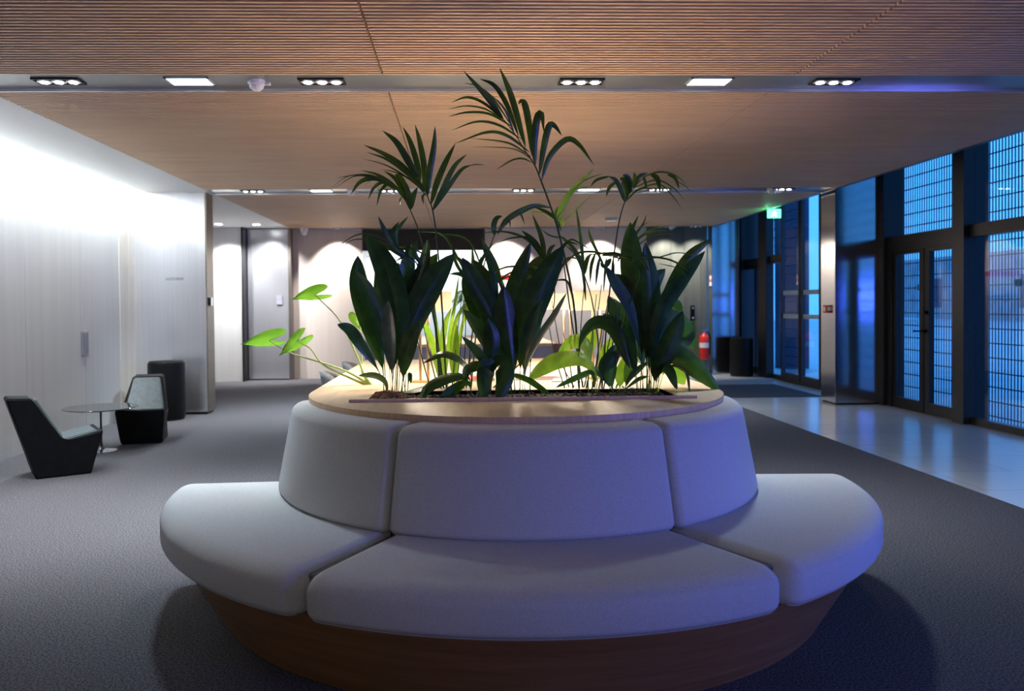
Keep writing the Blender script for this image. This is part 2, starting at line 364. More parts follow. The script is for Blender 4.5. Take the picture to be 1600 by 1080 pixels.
# ------------------------------------------------------------------ facade
G = glass('facade_glass', (.82, .93, 1), 1.0)
def post(y0, y1, x0=5.29, x1=5.56, n=[20]):
    struct(MB().box(x0, x1, y0, y1, 0, 4.3).build('trim_%d' % n[0], M['frame'])); n[0] += 1
posts = [(14.98, 15.2), (13.75, 14.12), (9.90, 10.10), (8.30, 8.49), (6.70, 6.89), (5.10, 5.29), (3.50, 3.69), (1.90, 2.09), (.30, .49), (-1.3, -1.11), (-2.9, -2.71), (-4.5, -4.31)]
for a, b_ in posts: post(a, b_, x1=5.42 if a > 13 else 5.56)
def grille(y0, y1, z0, z1, parent):
    g = MB(); n = round((y1 - y0) / .05)
    for i in range(n + 1):
        yy = y0 + (y1 - y0) * i / n; g.box(5.66, 5.667, yy - .0065, yy + .0065, z0, z1)
    z = z0 + .05
    while z < z1:
        g.box(5.658, 5.669, y0, y1, z - .006, z + .006); z += .155
    g.build('grille', M['grille'], parent)
wn = [1]
def window(y0, y1, transom=True, bars=True, sticker=False):
    o = struct(MB().box(5.37, 5.45, y0, y1, 0, .07).box(5.37, 5.45, y0, y1, 4.2, 4.3).build('window_%d' % wn[0], M['frame'])); wn[0] += 1
    if transom: MB().box(5.35, 5.47, y0, y1, 1.97, 2.10).build('transom', M['frame'], o)
    MB().box(5.405, 5.413, y0, y1, .07, 4.2).build('pane', G, o)
    if bars: grille(y0 + .02, y1 + .19, .02, 4.25, o)
    if sticker: MB().cyl((5.40, sticker, 1.47), .042, .004, axis='x').build('round_sticker', M['sticker'], o)
    return o
window(6.89, 8.30, sticker=7.63); window(5.29, 6.70)
window(3.69, 5.10); window(.49, 1.90, bars=False); window(-1.11, .30, bars=False)
for a, b_ in ((1.90, 3.50), (-6, -1.11)): struct(MB().box(5.42, 5.5, a, b_, 0, 4.3).build('wall_right', M['greyp']))  # unseen solid bays, added to keep window light off the foreground
window(13.30, 13.75); 
# double glass door between the posts
d2 = struct(MB().box(5.34, 5.44, 8.49, 9.90, 1.92, 2.10).box(5.34, 5.44, 9.80, 9.90, 0, 1.92).build('door_2', M['frame']))
for y0, y1 in ((9.17 - .02, 9.80), (8.49, 9.15 - .02)):
    f = MB().box(5.36, 5.42, y0, y1, 0, .13).box(5.36, 5.42, y0, y1, 1.87, 1.92)
    s1, s2 = (y0, y0 + .085), (y1 - .06, y1)
    if y0 < 8.6: s1, s2 = (y0, y0 + .02), (y1 - .09, y1)
    f.box(5.36, 5.42, *s1, .13, 1.87).box(5.36, 5.42, *s2, .13, 1.87)
    lf = f.build('leaf', M['frame'], d2)
    MB().box(5.388, 5.394, s1[1], s2[0], .13, 1.87).build('pane', G, lf)
hm = MB().cyl((5.345, 9.10, .955), .022, .03, axis='x', seg=16).tube([(5.34, 9.10, .955), (5.31, 9.10, .955), (5.305, 9.13, .955), (5.305, 9.27, .95)], .009)
hm.build('handle', M['black'], d2, True)
MB().cyl((5.345, 9.08, 1.17), .022, .03, axis='x', seg=16).build('lock', M['black'], d2, True)
MB().cyl((5.385, 9.30, 1.46), .035, .004, axis='x').build('round_sticker', M['sticker'], d2)
MB().cyl((5.385, 8.55, 1.47), .035, .004, axis='x').build('round_sticker', M['sticker'], d2)
MB().box(5.405, 5.413, 8.49, 9.90, 2.10, 4.2).build('upper_pane', G, d2)
grille(8.50, 10.3, .02, 4.25, d2)
# far hinged door by the steel pier
d3 = struct(MB().box(5.34, 5.44, 14.12, 14.98, 1.92, 2.10).box(5.36, 5.42, 14.12, 14.98, 0, .13).box(5.36, 5.42, 14.40, 14.50, 0, 1.92).build('door_3', M['frame']))
MB().box(5.388, 5.394, 14.12, 14.98, .13, 1.92).build('pane', G, d3)
MB().box(5.405, 5.413, 14.12, 14.98, 2.10, 4.2).build('upper_pane', G, d3)
grille(14.13, 14.97, 2.1, 4.25, d3)
# sliding entrance doors
d4 = struct(MB().box(5.34, 5.46, 10.10, 13.30, 3.0, 3.12).box(5.34, 5.46, 10.10, 13.30, 0, .03).build('door_4', M['frame']))
MB().box(5.405, 5.413, 10.10, 13.30, 3.12, 4.2).build('upper_pane', G, d4)
for y0, y1 in ((12.53, 13.28), (11.80, 12.50), (10.95, 11.78), (10.12, 10.92)):
    l = MB().box(5.35, 5.41, y0, y1, .03, .14).box(5.35, 5.41, y0, y1, 2.92, 3.0).box(5.35, 5.41, y0, y0 + .05, .14, 2.92).box(5.35, 5.41, y1 - .05, y1, .14, 2.92).build('leaf', M['frame'], d4)
    MB().box(5.378, 5.384, y0 + .05, y1 - .05, .14, 2.92).build('pane', G, l)
    MB().box(5.372, 5.376, y0 + .05, y1 - .05, 1.42, 1.49).box(5.372, 5.376, y0 + .05, y1 - .05, 1.04, 1.11).build('frosted_strip', M['stripe'], l)
# outdoors
struct(MB().box(5.62, 40, -30, 60, -.12, -.04).build('ground', M['pave']))
ob = empty('street_building', (36, 10, 0), 'pale office building across the street seen through the facade grilles', 'building')
MB().box(0, 6, -30, 60, -.04, 4.6).build('wall', M['city'], ob)
b = MB()
for i in range(16): b.box(-.05, .05, -26 + i * 5, -24.4 + i * 5, .8, 3.0)
b.build('window', M['darkout'], ob)['kind'] = 'stuff'
tag(MB().box(6.49, 7.03, 16, 16.4, -.04, 5).build('concrete_pier', M['darkout']), 'dark outdoor pier seen through the sliding doors', 'pillar')

# ------------------------------------------------------------------ ceiling fixtures
def led_panel(x, y, label):
    t = empty('led_panel_light', (x, y, ZC + .014), label, 'ceiling light', None)
    f = MB(); W, D = .135, .085
    f.box(-W, W, -D, -D + .014, -.01, 0).box(-W, W, D - .014, D, -.01, 0).box(-W, -W + .014, -D, D, -.01, 0).box(W - .014, W, -D, D, -.01, 0)
    f.build('frame', M['refl'], t)
    MB().box(-W + .014, W - .014, -D + .014, D - .014, -.008, -.001).build('diffuser', M['ledw'], t)
    lamp('panel_light', 'AREA', (x, y, ZC - .005), 48 if x < 0 else 26, (.66, .84, 1), (x, y, 0), spread=R(112), shape='RECTANGLE', size=.22, size_y=.12)
def triple(x, y, label, power=10, tilt=0):
    t = empty('triple_downlight', (x, y, ZC + .014), label, 'ceiling light', None)
    W, D = .14, .065
    MB().box(-W, W, -D, -D + .008, -.012, 0).box(-W, W, D - .008, D, -.012, 0).box(-W, -W + .008, -D, D, -.012, 0).box(W - .008, W, -D, D, -.012, 0).box(-W, W, -D, D, -.004, 0).build('housing', M['frame'], t)
    for i in (-1, 0, 1):
        s = MB().lathe([(.042, -.012), (.042, -.006), (.02, -.005), (.02, -.012)], (i * .088, 0, 0), 20).build('reflector', M['refl'], t, True)
        MB().cyl((i * .088, .004, -.014), .024, .005, seg=20).build('lens', M['spotw'], s)
    lamp('downlight', 'SPOT', (x, y, ZC - .01), power, (1, .97, .95), (x, y + tilt, 0), spot_size=R(82), spot_blend=1, shadow_soft_size=.05)
def at_band(px, y): return P(px, 130 if y < 6 else 299, Y=y).x
Y1 = 5.07; Y2 = 9.84; Y3 = 14.52
led_panel(at_band(297, Y1), Y1, 'bright white square ceiling light in the nearest metal band, left of the smoke detector')
led_panel(at_band(1108, Y1), Y1, 'bright white square ceiling light at the right in the nearest metal band')
led_panel(at_band(502, Y2), Y2, 'bright ceiling light in the middle metal band, left of the palm fronds')
led_panel(at_band(920, Y2), Y2, 'bright ceiling light in the middle metal band, right of the tallest palm stem')
for px, l in ((92, 'triple downlight at the far left end of the nearest metal band'), (503, 'triple downlight in the nearest band between smoke detector and tall palm'), (908, 'triple downlight in the nearest band just right of the tall palm'), (1303, 'triple downlight at the right end of the nearest metal band')):
    triple(at_band(px, Y1), Y1, l, {92: 300, 503: 240, 908: 130, 1303: 50}[px])
for px, l in ((395, 'triple downlight of the middle metal band beside the left steel pier'), (610, 'triple downlight of the middle band behind the left palm frond'), (818, 'triple downlight of the middle band left of the tall palm stem'), (1030, 'triple downlight of the middle band behind the right palm frond'), (1222, 'triple downlight of the middle metal band near the right steel pier')):
    triple(at_band(px, Y2), Y2, l, 35 if px > 1200 else 80 if px > 1000 else 190)
for x, l, pw in ((-2.15, 'small triple spot lighting the beige wall in the far band', 40), (.85, 'small triple spot of the far band over the wall behind the left table lamps', 40), (2.55, 'small triple spot of the far band over the wall behind the right lamp shade', 40), (3.75, 'small triple spot of the far band over the dark doors', 30), (4.3, 'small triple spot at the right end of the far band', 20)):
    t = empty('wall_spot', (x, Y3 - .0, ZC + .012), l, 'ceiling light', None)
    for i in (-1, 0, 1):
        s = MB().lathe([(.03, -.03), (.034, 0), (.01, 0)], (i * .08, 0, 0), 16).build('reflector', M['refl'], t, True)
        MB().cyl((i * .08, 0, -.026), .02, .006, seg=16).build('lens', M['spotw'], s)
    lamp('wall_spot_light', 'SPOT', (x, Y3 - .40, ZC - .02), pw * 4.5, (1, .96, .92), (x, YB + .05, 1.45), spot_size=R(86), spot_blend=.6, shadow_soft_size=.03)
for x, y, l, tx, ty in ((-4.0, 13.6, 'square downlight in the white ceiling of the recess behind the left pier', -4.0, 14.25), (-3.4, 13.7, 'square downlight in the white ceiling before the steel door', -3.35, 14.6)):
    t = empty('recess_downlight', (x, y, ZC), l, 'ceiling light', None)
    MB().box(-.07, .07, -.07, .07, -.006, .0).build('frame', M['refl'], t); MB().box(-.05, .05, -.05, .05, -.010, -.0061).build('lens', M['spotw'], t)
    lamp('recess_light', 'SPOT', (x, y, ZC - .03), 260, (.95, .97, 1), (tx, ty, 1.2), spot_size=R(90), spot_blend=.7, shadow_soft_size=.05)
# smoke detectors, camera, sign
def detector(x, y, z, label):
    t = empty('smoke_detector', (x, y, z), label, 'smoke detector', None)
    MB().lathe([(.055, 0), (.055, -.018), (.048, -.03)], seg=28).build('base', M['plastic'], t, True)
    MB().lathe([(.044, -.03), (.042, -.045), (.025, -.062), (.008, -.066)], seg=28).build('sensor_head', M['plastic'], t, True)
    MB().box(.05, .085, -.012, .012, -.03, -.012, .004).build('clip', M['plastic'], t)
detector(P(401, 130, Y=Y1).x, Y1, ZC + .014, 'white smoke detector on the nearest metal band')
detector(P(549, 300, Y=Y2).x, Y2, ZC + .014, 'small white smoke detector behind the left palm frond')
detector(P(1206, 296, Y=Y2).x, Y2, ZC + .014, 'white smoke detector on the middle band by the right pier')
detector(P(1049, 358, Y=Y3).x, Y3 , ZC + .012, 'tiny white smoke detector on the far band above the dark doors')
c_ = P(955, 341, z=ZC)
tag(MB().lathe([(.10, 0), (.10, -.03), (.09, -.045), (.03, -.05)], (c_.x, c_.y, ZC), 28).build('ceiling_speaker', M['plastic'], None, True), 'round white disc mounted on the far slatted ceiling', 'ceiling speaker')
t = empty('security_camera', (-2.72, 14.3, ZC), 'white dome security camera under the far band beside the steel door', 'security camera')
MB().lathe([(.07, 0), (.07, -.05), (.05, -.07)], seg=24).build('housing', M['plastic'], t, True)
MB().sphere((0, 0, -.085), .052, seg=20).build('dome', M['plastic'], t, True)
t = empty('exit_sign', (4.70, 11.9, ZC), 'glowing green emergency exit sign under the ceiling edge by the facade', 'exit sign')
MB().box(-.10, .10, -.012, .012, -.13, 0, .004).build('panel', M['exitm'], t)
b = MB().sphere((.0, -.014, -.035), .011, (1, .3, 1), 10).tube([(.0, -.015, -.045), (-.008, -.015, -.075)], .008, 6).tube([(-.008, -.015, -.075), (.02, -.015, -.09), (.018, -.015, -.115)], .006, 6).tube([(-.008, -.015, -.075), (-.03, -.015, -.1), (-.05, -.015, -.1)], .006, 6).tube([(0, -.015, -.05), (.03, -.015, -.065)], .005, 6).tube([(-.002, -.015, -.05), (-.03, -.015, -.06)], .005, 6)
b.build('running_figure', M['exitw'], t)
lamp('exit_glow', 'POINT', (4.55, 11.8, ZC - .08), 1.0, (.1, 1, .45), shadow_soft_size=.05)

# ------------------------------------------------------------------ small wall things
def text_mesh(s, size, m, name):
    cu = bpy.data.curves.new(name, 'FONT'); cu.body = s; cu.size = size; cu.extrude = .001; cu.align_x = 'CENTER'
    o = bpy.data.objects.new(name, cu); C.objects.link(o); dg = bpy.context.evaluated_depsgraph_get()
    me = bpy.data.meshes.new_from_object(o.evaluated_get(dg)); bpy.data.objects.remove(o); me.name = name; me.materials.clear(); me.materials.append(m)
    o = bpy.data.objects.new(name, me); C.objects.link(o); return o
t = text_mesh('AUDITORIUM', .048, mat('grey_lettering', (.16, .16, .16), .5, noise=(9, 2), col2=(.18, .18, .18)), 'room_sign')
t.location = (-3.443, 9.883, 1.632); t.rotation_euler = (R(90), 0, 0); t.scale.x = .72
tag(t, 'dark AUDITORIUM lettering on the left steel pier', 'sign')
t = empty('card_reader', (-3.05, 10.0, 1.37), 'small black and white card reader on the bronze edge of the left pier', 'card reader')
MB().box(0, .012, -.09, -.02, -.05, .05, .002).build('reader', M['black'], t); MB().box(0, .010, -.015, .06, -.05, .05, .002).build('plate', M['plastic'], t)
t = empty('fire_alarm_button', (4.725, 10.2, 1.21), 'small red fire alarm call point on the right steel pier', 'fire alarm')
MB().box(-.045, 0, -.05, .05, -.05, .05, .005).build('box', M['red'], t); MB().box(-.03, .03, -.055, -.0505, -.02, .03).build('label', M['paper'], t); MB().box(-.049, -.0455, -.03, .03, -.03, .03).build('glass_plate', M['paper'], t)
t = empty('fire_extinguisher', (4.42, 14.45, .28), 'red fire extinguisher hanging by the dark doors', 'fire extinguisher')
MB().lathe([(.03, 0), (.078, .015), (.085, .05), (.085, .38), (.07, .43), (.03, .46), (.022, .49)], seg=28).build('cylinder', M['red'], t, True)
MB().cyl((0, -.0, .26), .0862, .09, seg=28, cap=False).build('label', M['paper'], t, True)
MB().box(-.03, .04, -.012, .012, .49, .52, .003).box(-.05, .05, -.012, .012, .53, .545, .003).build('valve', M['chrome'], t)
MB().tube([(.03, 0, .5), (.09, 0, .48), (.11, 0, .38), (.105, 0, .2), (.10, 0, .08)], .012).build('hose', M['black'], t, True)
t = empty('safety_notice', (4.575, 14.57, 1.70), 'small orange and white notice on the dark strip beside the steel wall', 'sign')
MB().box(-.022, .022, -.004, 0, -.02, .11).build('orange_field', M['orange'], t); MB().box(-.022, .022, -.0055, -.001, -.09, -.021).build('white_field', M['paper'], t); MB().box(-.015, .015, -.0065, -.0041, .03, .09).build('pictogram', M['paper'], t)
for x, l in ((3.985, 'black handle with two chrome knobs on the dark door left of the extinguisher'), (4.245, 'black handle with two chrome knobs on the dark door nearest the extinguisher')):
    t = empty('door_handle', (x, 14.58, 1.12), l, 'door handle', None)
    MB().box(-.04, .04, -.012, 0, -.14, .14, .005).build('plate', M['black'], t)
    for z in (-.09, .09): MB().sphere((0, -.04, z), .024, seg=16).cyl((0, -.02, z), .01, .03, axis='y', seg=12).build('knob', M['chrome'], t, True)
t = empty('wall_poster', (.87, 14.595, 1.72), 'white poster with a red heading on the far wall', 'poster')
MB().box(-.42, .42, -.012, 0, -.32, .16).build('sheet', M['paper'], t); MB().box(-.42, .42, -.014, -.0121, .03, .12).build('red_heading', M['red'], t)

# ------------------------------------------------------------------ bins, chairs, round table at the left
def bin_(x, y, label):
    t = empty('waste_bin', (x, y, 0), label, 'waste bin', None)
    MB().lathe([(.192, 0), (.2, .02), (.2, .02)], seg=48).build('foot', M['frame'], t, True)
    MB().lathe([(.198, .02), (.205, .04), (.205, .63), (.2, .665), (.19, .672), (.15, .672), (.13, .63)], seg=48).build('body', M['binm'], t, True)
    MB().lathe([(.148, .673), (.185, .675), (.187, .68), (.146, .68)], seg=48).build('rim', M['black'], t, True)
bin_(-3.42, 9.5, 'black cylindrical waste bin standing in front of the left steel pier')
bin_(5.0, 14.15, 'black cylindrical waste bin standing before the far steel wall by the facade')

def lounge_chair(loc, rz, label):
    t = empty('lounge_chair', loc, label, 'chair', None, rz)
    # side outline, forward = +x
    prof = [(-.19, 0), (.19, 0), (.205, .06), (.275, .325), (.268, .338), (.05, .275), (-.005, .285), (-.03, .31), (-.20, .60), (-.215, .615), (-.36, .625), (-.375, .61), (-.205, .06)]
    def hw(x, z):
        base = .185 + .12 * min(z, .33)
        if z > .33: base -= (z - .33) * .30
        return base
    bm = bmesh.new(); n = len(prof); A = []; B_ = []
    for x, z in prof:
        A.append(bm.verts.new((x, -hw(x, z), z))); B_.append(bm.verts.new((x, hw(x, z), z)))
    bm.faces.new(A); bm.faces.new(B_[::-1])
    for i in range(n): bm.faces.new((A[i], B_[i], B_[(i + 1) % n], A[(i + 1) % n]))
    es = [e for e in bm.edges if not ((e.verts[0] in A) != (e.verts[1] in A))]
    bmesh.ops.bevel(bm, geom=es, offset=.04, segments=5, affect='EDGES', clamp_overlap=True)
    bmesh.ops.recalc_face_normals(bm, faces=bm.faces)
    b = MB(); b.bm.free(); b.bm = bm; b.build('shell', M['black'], t, True)
    def pad(p0, p1, w0, w1, th, name):
        # quilt-like slab from p0 to p1 (x,z), half widths w0,w1
        d = Vector((p1[0] - p0[0], 0, p1[1] - p0[1])); nrm = Vector((-d.z, 0, d.x)).normalized()
        if nrm.z < 0: nrm = -nrm
        b = bmesh.new(); vs = []
        for p, w in ((p0, w0), (p1, w1)):
            for s in (-1, 1):
                for k in (0, 1): vs.append(b.verts.new(Vector((p[0], s * w, p[1])) + nrm * th * k))
        for f in ((0, 2, 6, 4), (1, 5, 7, 3), (0, 1, 3, 2), (4, 6, 7, 5), (0, 4, 5, 1), (2, 3, 7, 6)): b.faces.new([vs[i] for i in f])
        bmesh.ops.bevel(b, geom=list(b.edges), offset=th * .45, segments=3, affect='EDGES', clamp_overlap=True)
        bmesh.ops.recalc_face_normals(b, faces=b.faces)
        q = MB(); q.bm.free(); q.bm = b; q.build(name, M['leather'], t, True)
    pad((.24, .322), (.0, .268), .19, .178, .022, 'seat')
    pad((-.02, .292), (-.198, .598), .178, .122, .024, 'backrest')
    return t
lounge_chair((-3.17, 6.48, 0), R(33), 'black lounge chair with its high back to the left edge, nearest the camera')
lounge_chair((-3.09, 7.98, 0), R(-78), 'black lounge chair with grey-blue leather back facing the camera, by the waste bin')
t = empty('side_table', (-3.27, 7.43, 0), 'small round dark side table on a thin pedestal between the lounge chairs', 'table')
MB().lathe([(.135, 0), (.135, .006), (.10, .012), (.03, .022), (.012, .05)], seg=40).build('foot', M['chrome'], t, True)
MB().lathe([(.02, .02), (.011, .07), (.009, .2), (.009, .385), (.03, .39)], seg=20).build('pedestal', M['frame'], t, True)
MB().lathe([(.30, .39), (.318, .396), (.318, .400), (.315, .403)], seg=56).build('tabletop', M['darktop'], t, True)

# ------------------------------------------------------------------ island: round bench
SC = (.27, 3.98)
def arc_cushion(r0, r1f, z0, z1, a0, a1, e0, e1, lean=None, fil=.05, name='', parent=None, bulge=0, m='fabric'):
    """upholstered block swept round the island centre. r1f outer radius at z; e0,e1 end rounding"""
    b = MB(); steps = 44; rows = []
    L0 = (a1 - a0) * (r1f + r0) / 2
    ts = [0, .02, .06, .12, .2, .3, .45, .65, .85, 1]
    offs = [(t_ * e0, e0) for t_ in ts]
    body = [e0 + (L0 - e0 - e1) * i / steps for i in range(1, steps)]
    st = [(s, (e0 - math.sqrt(max(e0 * e0 - (e0 - s) ** 2, 0)))) for s, _ in offs] + [(s, 0) for s in body] + [(L0 - t_ * e1, e1 - math.sqrt(max(e1 * e1 - (e1 - t_ * e1) ** 2, 0))) for t_ in ts[::-1]]
    for s, ins in st:
        a = a0 + s / ((r1f + r0) / 2); ring = []
        A0, A1, Z0, Z1 = r0 + ins, r1f - ins, z0 + ins * .3, z1 - ins
        fr = max(fil - ins * .5, .008); prof = []
        prof += [(A0, Z0), (A1 - .02, Z0)]
        fb = min(.035, fr)
        for k in range(1, 6): th = -math.pi / 2 + k * math.pi / 12; prof.append((A1 - fb + fb * math.cos(th), Z0 + fb + fb * math.sin(th)))
        for k in range(0, 9): th = k * math.pi / 16; prof.append((A1 - fr * 1.6 + fr * 1.6 * math.cos(th), Z1 - fr + fr * math.sin(th)))
        prof += [(A0 + (A1 - A0) * .7, Z1 + bulge), (A0 + (A1 - A0) * .35, Z1 + bulge), (A0, Z1)]
        for r, z in prof:
            if lean: r += lean * (z - z0) / (z1 - z0)
            ring.append(b.bm.verts.new((SC[0] + r * math.cos(a), SC[1] + r * math.sin(a), z)))
        rows.append(ring)
    n = len(rows[0])
    for p, q in zip(rows, rows[1:]):
        for i in range(n): b.bm.faces.new((p[i], p[(i + 1) % n], q[(i + 1) % n], q[i]))
    b.bm.faces.new(rows[0][::-1]); b.bm.faces.new(rows[-1])
    return b.build(name, M[m], parent, True)
bench = empty('curved_bench', (0, 0, 0), 'semicircular grey-white upholstered bench on a tapered oak base, wrapped round the island front', 'sofa')
A = [R(-180), R(-119), R(-61.5), 0]
g = .008
# oak base: tapered half drum
b = MB(); n = 96; lo = []; hi = []
for i in range(n + 1):
    a = -math.pi + math.pi * i / n
    lo.append((SC[0] + 1.395 * math.cos(a), SC[1] + 1.395 * math.sin(a) - .03)); hi.append((SC[0] + 1.575 * math.cos(a), SC[1] + 1.575 * math.sin(a) - .03))
vl = [b.bm.verts.new((x, y, 0)) for x, y in lo]; vh = [b.bm.verts.new((x, y, .312)) for x, y in hi]
for i in range(n): b.bm.faces.new((vl[i], vl[i + 1], vh[i + 1], vh[i]))
b.bm.faces.new((vl[-1], vl[0], vh[0], vh[-1])); b.bm.faces.new(vh); b.bm.faces.new(vl[::-1])
b.build('base', M['baseoak'], bench, True)
for i in range(3):
    a0, a1 = A[i] + (g / 1.3 if i else .018), A[i + 1] - (g / 1.3 if i < 2 else .018)
    arc_cushion(1.06, 1.638, .305, .455, a0, a1, .055, .055, fil=.055, name='seat_cushion', parent=bench, bulge=.0)
    arc_cushion(.86, 1.145, .452, .845, A[i] + (g / 1.7 if i else .02), A[i + 1] - (g / 1.7 if i < 2 else .02), .03, .03, lean=-.075, fil=.035, name='backrest_cushion', parent=bench)
arc_cushion(1.0, 1.56, .306, .43, A[0] + .05, A[3] - .05, .01, .01, fil=.01, name='inner_padding', parent=bench, m='gap')
# ------------------------------------------------------------------ island: long table with planter trough
tb = empty('communal_table', (0, 0, 0), 'long light oak table with a rounded end above the bench and a planting trough', 'table')
TC = (.275, 4.09); TR = 1.022; YE = 6.43
out = [(TC[0] + TR * math.cos(-math.pi + math.pi * i / 72), TC[1] + TR * math.sin(-math.pi + math.pi * i / 72)) for i in range(73)]
out += [(TC[0] + TR, YE), (TC[0] - TR, YE)]
hx0, hx1, hy0, hy1 = -.425, 1.01, 3.70, 4.06
bm = bmesh.new()
def loopv(pts, z): return [bm.verts.new((x, y, z)) for x, y in pts]
hole = [(hx0, hy0), (hx1, hy0), (hx1, hy1), (hx0, hy1)]
for z in (.83, .87):
    o_ = loopv(out, z); h_ = loopv(hole, z)
    eo = [bm.edges.new((o_[i], o_[(i + 1) % len(o_)])) for i in range(len(o_))]; eh = [bm.edges.new((h_[i], h_[(i + 1) % 4])) for i in range(4)]
    bmesh.ops.triangle_fill(bm, edges=eo + eh, use_beauty=True)
    if z == .83: o0, h0 = o_, h_
for f in bm.faces: f.material_index = 0
for a_, b_ in ((o0, o_), (h0, h_)):
    for i in range(len(a_)):
        f = bm.faces.new((a_[i], a_[(i + 1) % len(a_)], b_[(i + 1) % len(a_)], b_[i])); f.material_index = 1
q = MB(); q.bm.free(); q.bm = bm; q.build('tabletop', [M['tabletop'], M['edge']], tb)
MB().box(-.497, 1.068, 3.600, 3.612, .870, .884, .001).build('rim_strip', M['edge'], tb)
tr = MB().box(hx0 - .01, hx0, hy0, hy1, .60, .868).box(hx1, hx1 + .01, hy0, hy1, .60, .868).box(hx0, hx1, hy0 - .01, hy0, .60, .868).box(hx0, hx1, hy1, hy1 + .01, .60, .868).build('trough', M['frame'], tb)
core = [(TC[0] + .83 * math.cos(-math.pi + math.pi * i / 36), 4.0 + .83 * math.sin(-math.pi + math.pi * i / 36)) for i in range(37)] + [(TC[0] + .83, 4.45), (TC[0] - .83, 4.45)]
MB().prism(core, .0, .59).build('core', M['edge'], tb)
MB().box(-.45, 1.0, 6.2, 6.26, 0, .83).build('end_panel', M['edge'], tb)
# soil and mulch
tag(MB().box(hx0 + .001, hx1 - .001, hy0 + .001, hy1 - .001, .66, .85).build('planting_soil', M['soil']), 'dark bark mulch filling the planting trough', 'soil')['kind'] = 'stuff'
b = MB()
for i in range(900):
    x = random.uniform(hx0 + .02, hx1 - .02); y = random.uniform(hy0 + .02, hy1 - .02); s_ = random.uniform(.006, .014)
    v = [b.bm.verts.new(Vector((x, y, .852 + random.uniform(0, .008))) + Vector((random.uniform(-1, 1), random.uniform(-1, 1), random.uniform(-.3, .5))) * s_) for _ in range(4)]
    for tri in ((0, 1, 2), (0, 2, 3), (0, 1, 3), (1, 2, 3)): b.bm.faces.new([v[j] for j in tri])
tag(b.build('bark_chips', M['soil']), 'loose bark chips lying on the soil of the trough', 'bark')['kind'] = 'stuff'
b = MB()
for i in range(160):
    x = random.gauss(-.345, .05); y = random.gauss(3.84, .05); z = .858 + .03 * math.exp(-((x + .345) ** 2 + (y - 3.84) ** 2) / .004)
    a = random.uniform(0, 6.28); l = random.uniform(.01, .03); x = max(hx0 + .02, x); 
    b.tube([(x - l * math.cos(a), y - l * math.sin(a), z), (x, y, z + .012), (x + l * math.cos(a), y + l * math.sin(a), z + random.uniform(-.004, .01))], .0016, 4)
tag(b.build('coconut_fibre', M['straw']), 'brown coconut fibre heaped at the left end of the trough', 'fibre')['kind'] = 'stuff'
#PLANTS-BEGIN
# ------------------------------------------------------------------ plants
def catmull(pts, n):
    pts = [Vector(p) for p in pts]
    if len(pts) == 2: return [pts[0].lerp(pts[1], i / n) for i in range(n + 1)]
    q = [pts[0] * 2 - pts[1]] + pts + [pts[-1] * 2 - pts[-2]]; out = []
    seg = len(pts) - 1
    for i in range(n + 1):
        u = i / n * seg; k = min(int(u), seg - 1); t_ = u - k; a, b_, c, d = q[k:k + 4]
        out.append(.5 * ((2 * b_) + (c - a) * t_ + (2 * a - 5 * b_ + 4 * c - d) * t_ * t_ + (3 * b_ - a - 3 * c + d) * t_ ** 3))
    return out
def blade(b, pts, w, pf=0, turn=0, fold=.25, stem=.0022, a=.85, c=.76, n=22, cup=0):
    """leaf blade along world points; w = full width in metres; pf = stalk share; turn = rotation of the blade about its rib"""
    cs = catmull(pts, n); L_ = len(cs); rows = []; mx = (a / (a + c)) ** a * (c / (a + c)) ** c
    view = Vector((0, 1, 0))
    for i, p in enumerate(cs):
        t_ = (cs[min(i + 1, L_ - 1)] - cs[max(i - 1, 0)]).normalized()
        side = t_.cross(view)
        if side.length < 1e-4: side = t_.orthogonal()
        side.normalize(); nr = side.cross(t_).normalized()
        q = Matrix.Rotation(R(turn), 3, t_); side = q @ side; nr = q @ nr
        u = i / (L_ - 1)
        if u < pf: hw = stem
        else:
            v = (u - pf) / max(1 - pf, 1e-6); hw = max(.5 * w * (v ** a * (1 - v) ** c) / mx, stem * (1 - v) + .0004)
        row = []
        for k_, s in enumerate((-1, -.5, 0, .5, 1)):
            row.append(b.bm.verts.new(p + side * hw * s * (1 - .15 * fold) + nr * hw * fold * (abs(s) ** 1.3) + nr * cup * hw * s))
        rows.append(row)
    for i, (p, q_) in enumerate(zip(rows, rows[1:])):
        for k_ in range(4):
            f = b.bm.faces.new((p[k_], p[k_ + 1], q_[k_ + 1], q_[k_])); f.material_index = b.mi
            us = (k_ / 4, (k_ + 1) / 4, (k_ + 1) / 4, k_ / 4); vs = (i / L_, i / L_, (i + 1) / L_, (i + 1) / L_)
            for lp, uu, vv in zip(f.loops, us, vs): lp[b.uv].uv = (uu, vv + abs(uu - .5) * .25)
def W3(pix, Y0, Y1):
    n = len(pix) - 1
    return [P(x, y, Y=Y0 + (Y1 - Y0) * i / n) for i, (x, y) in enumerate(pix)]
SZ = .852
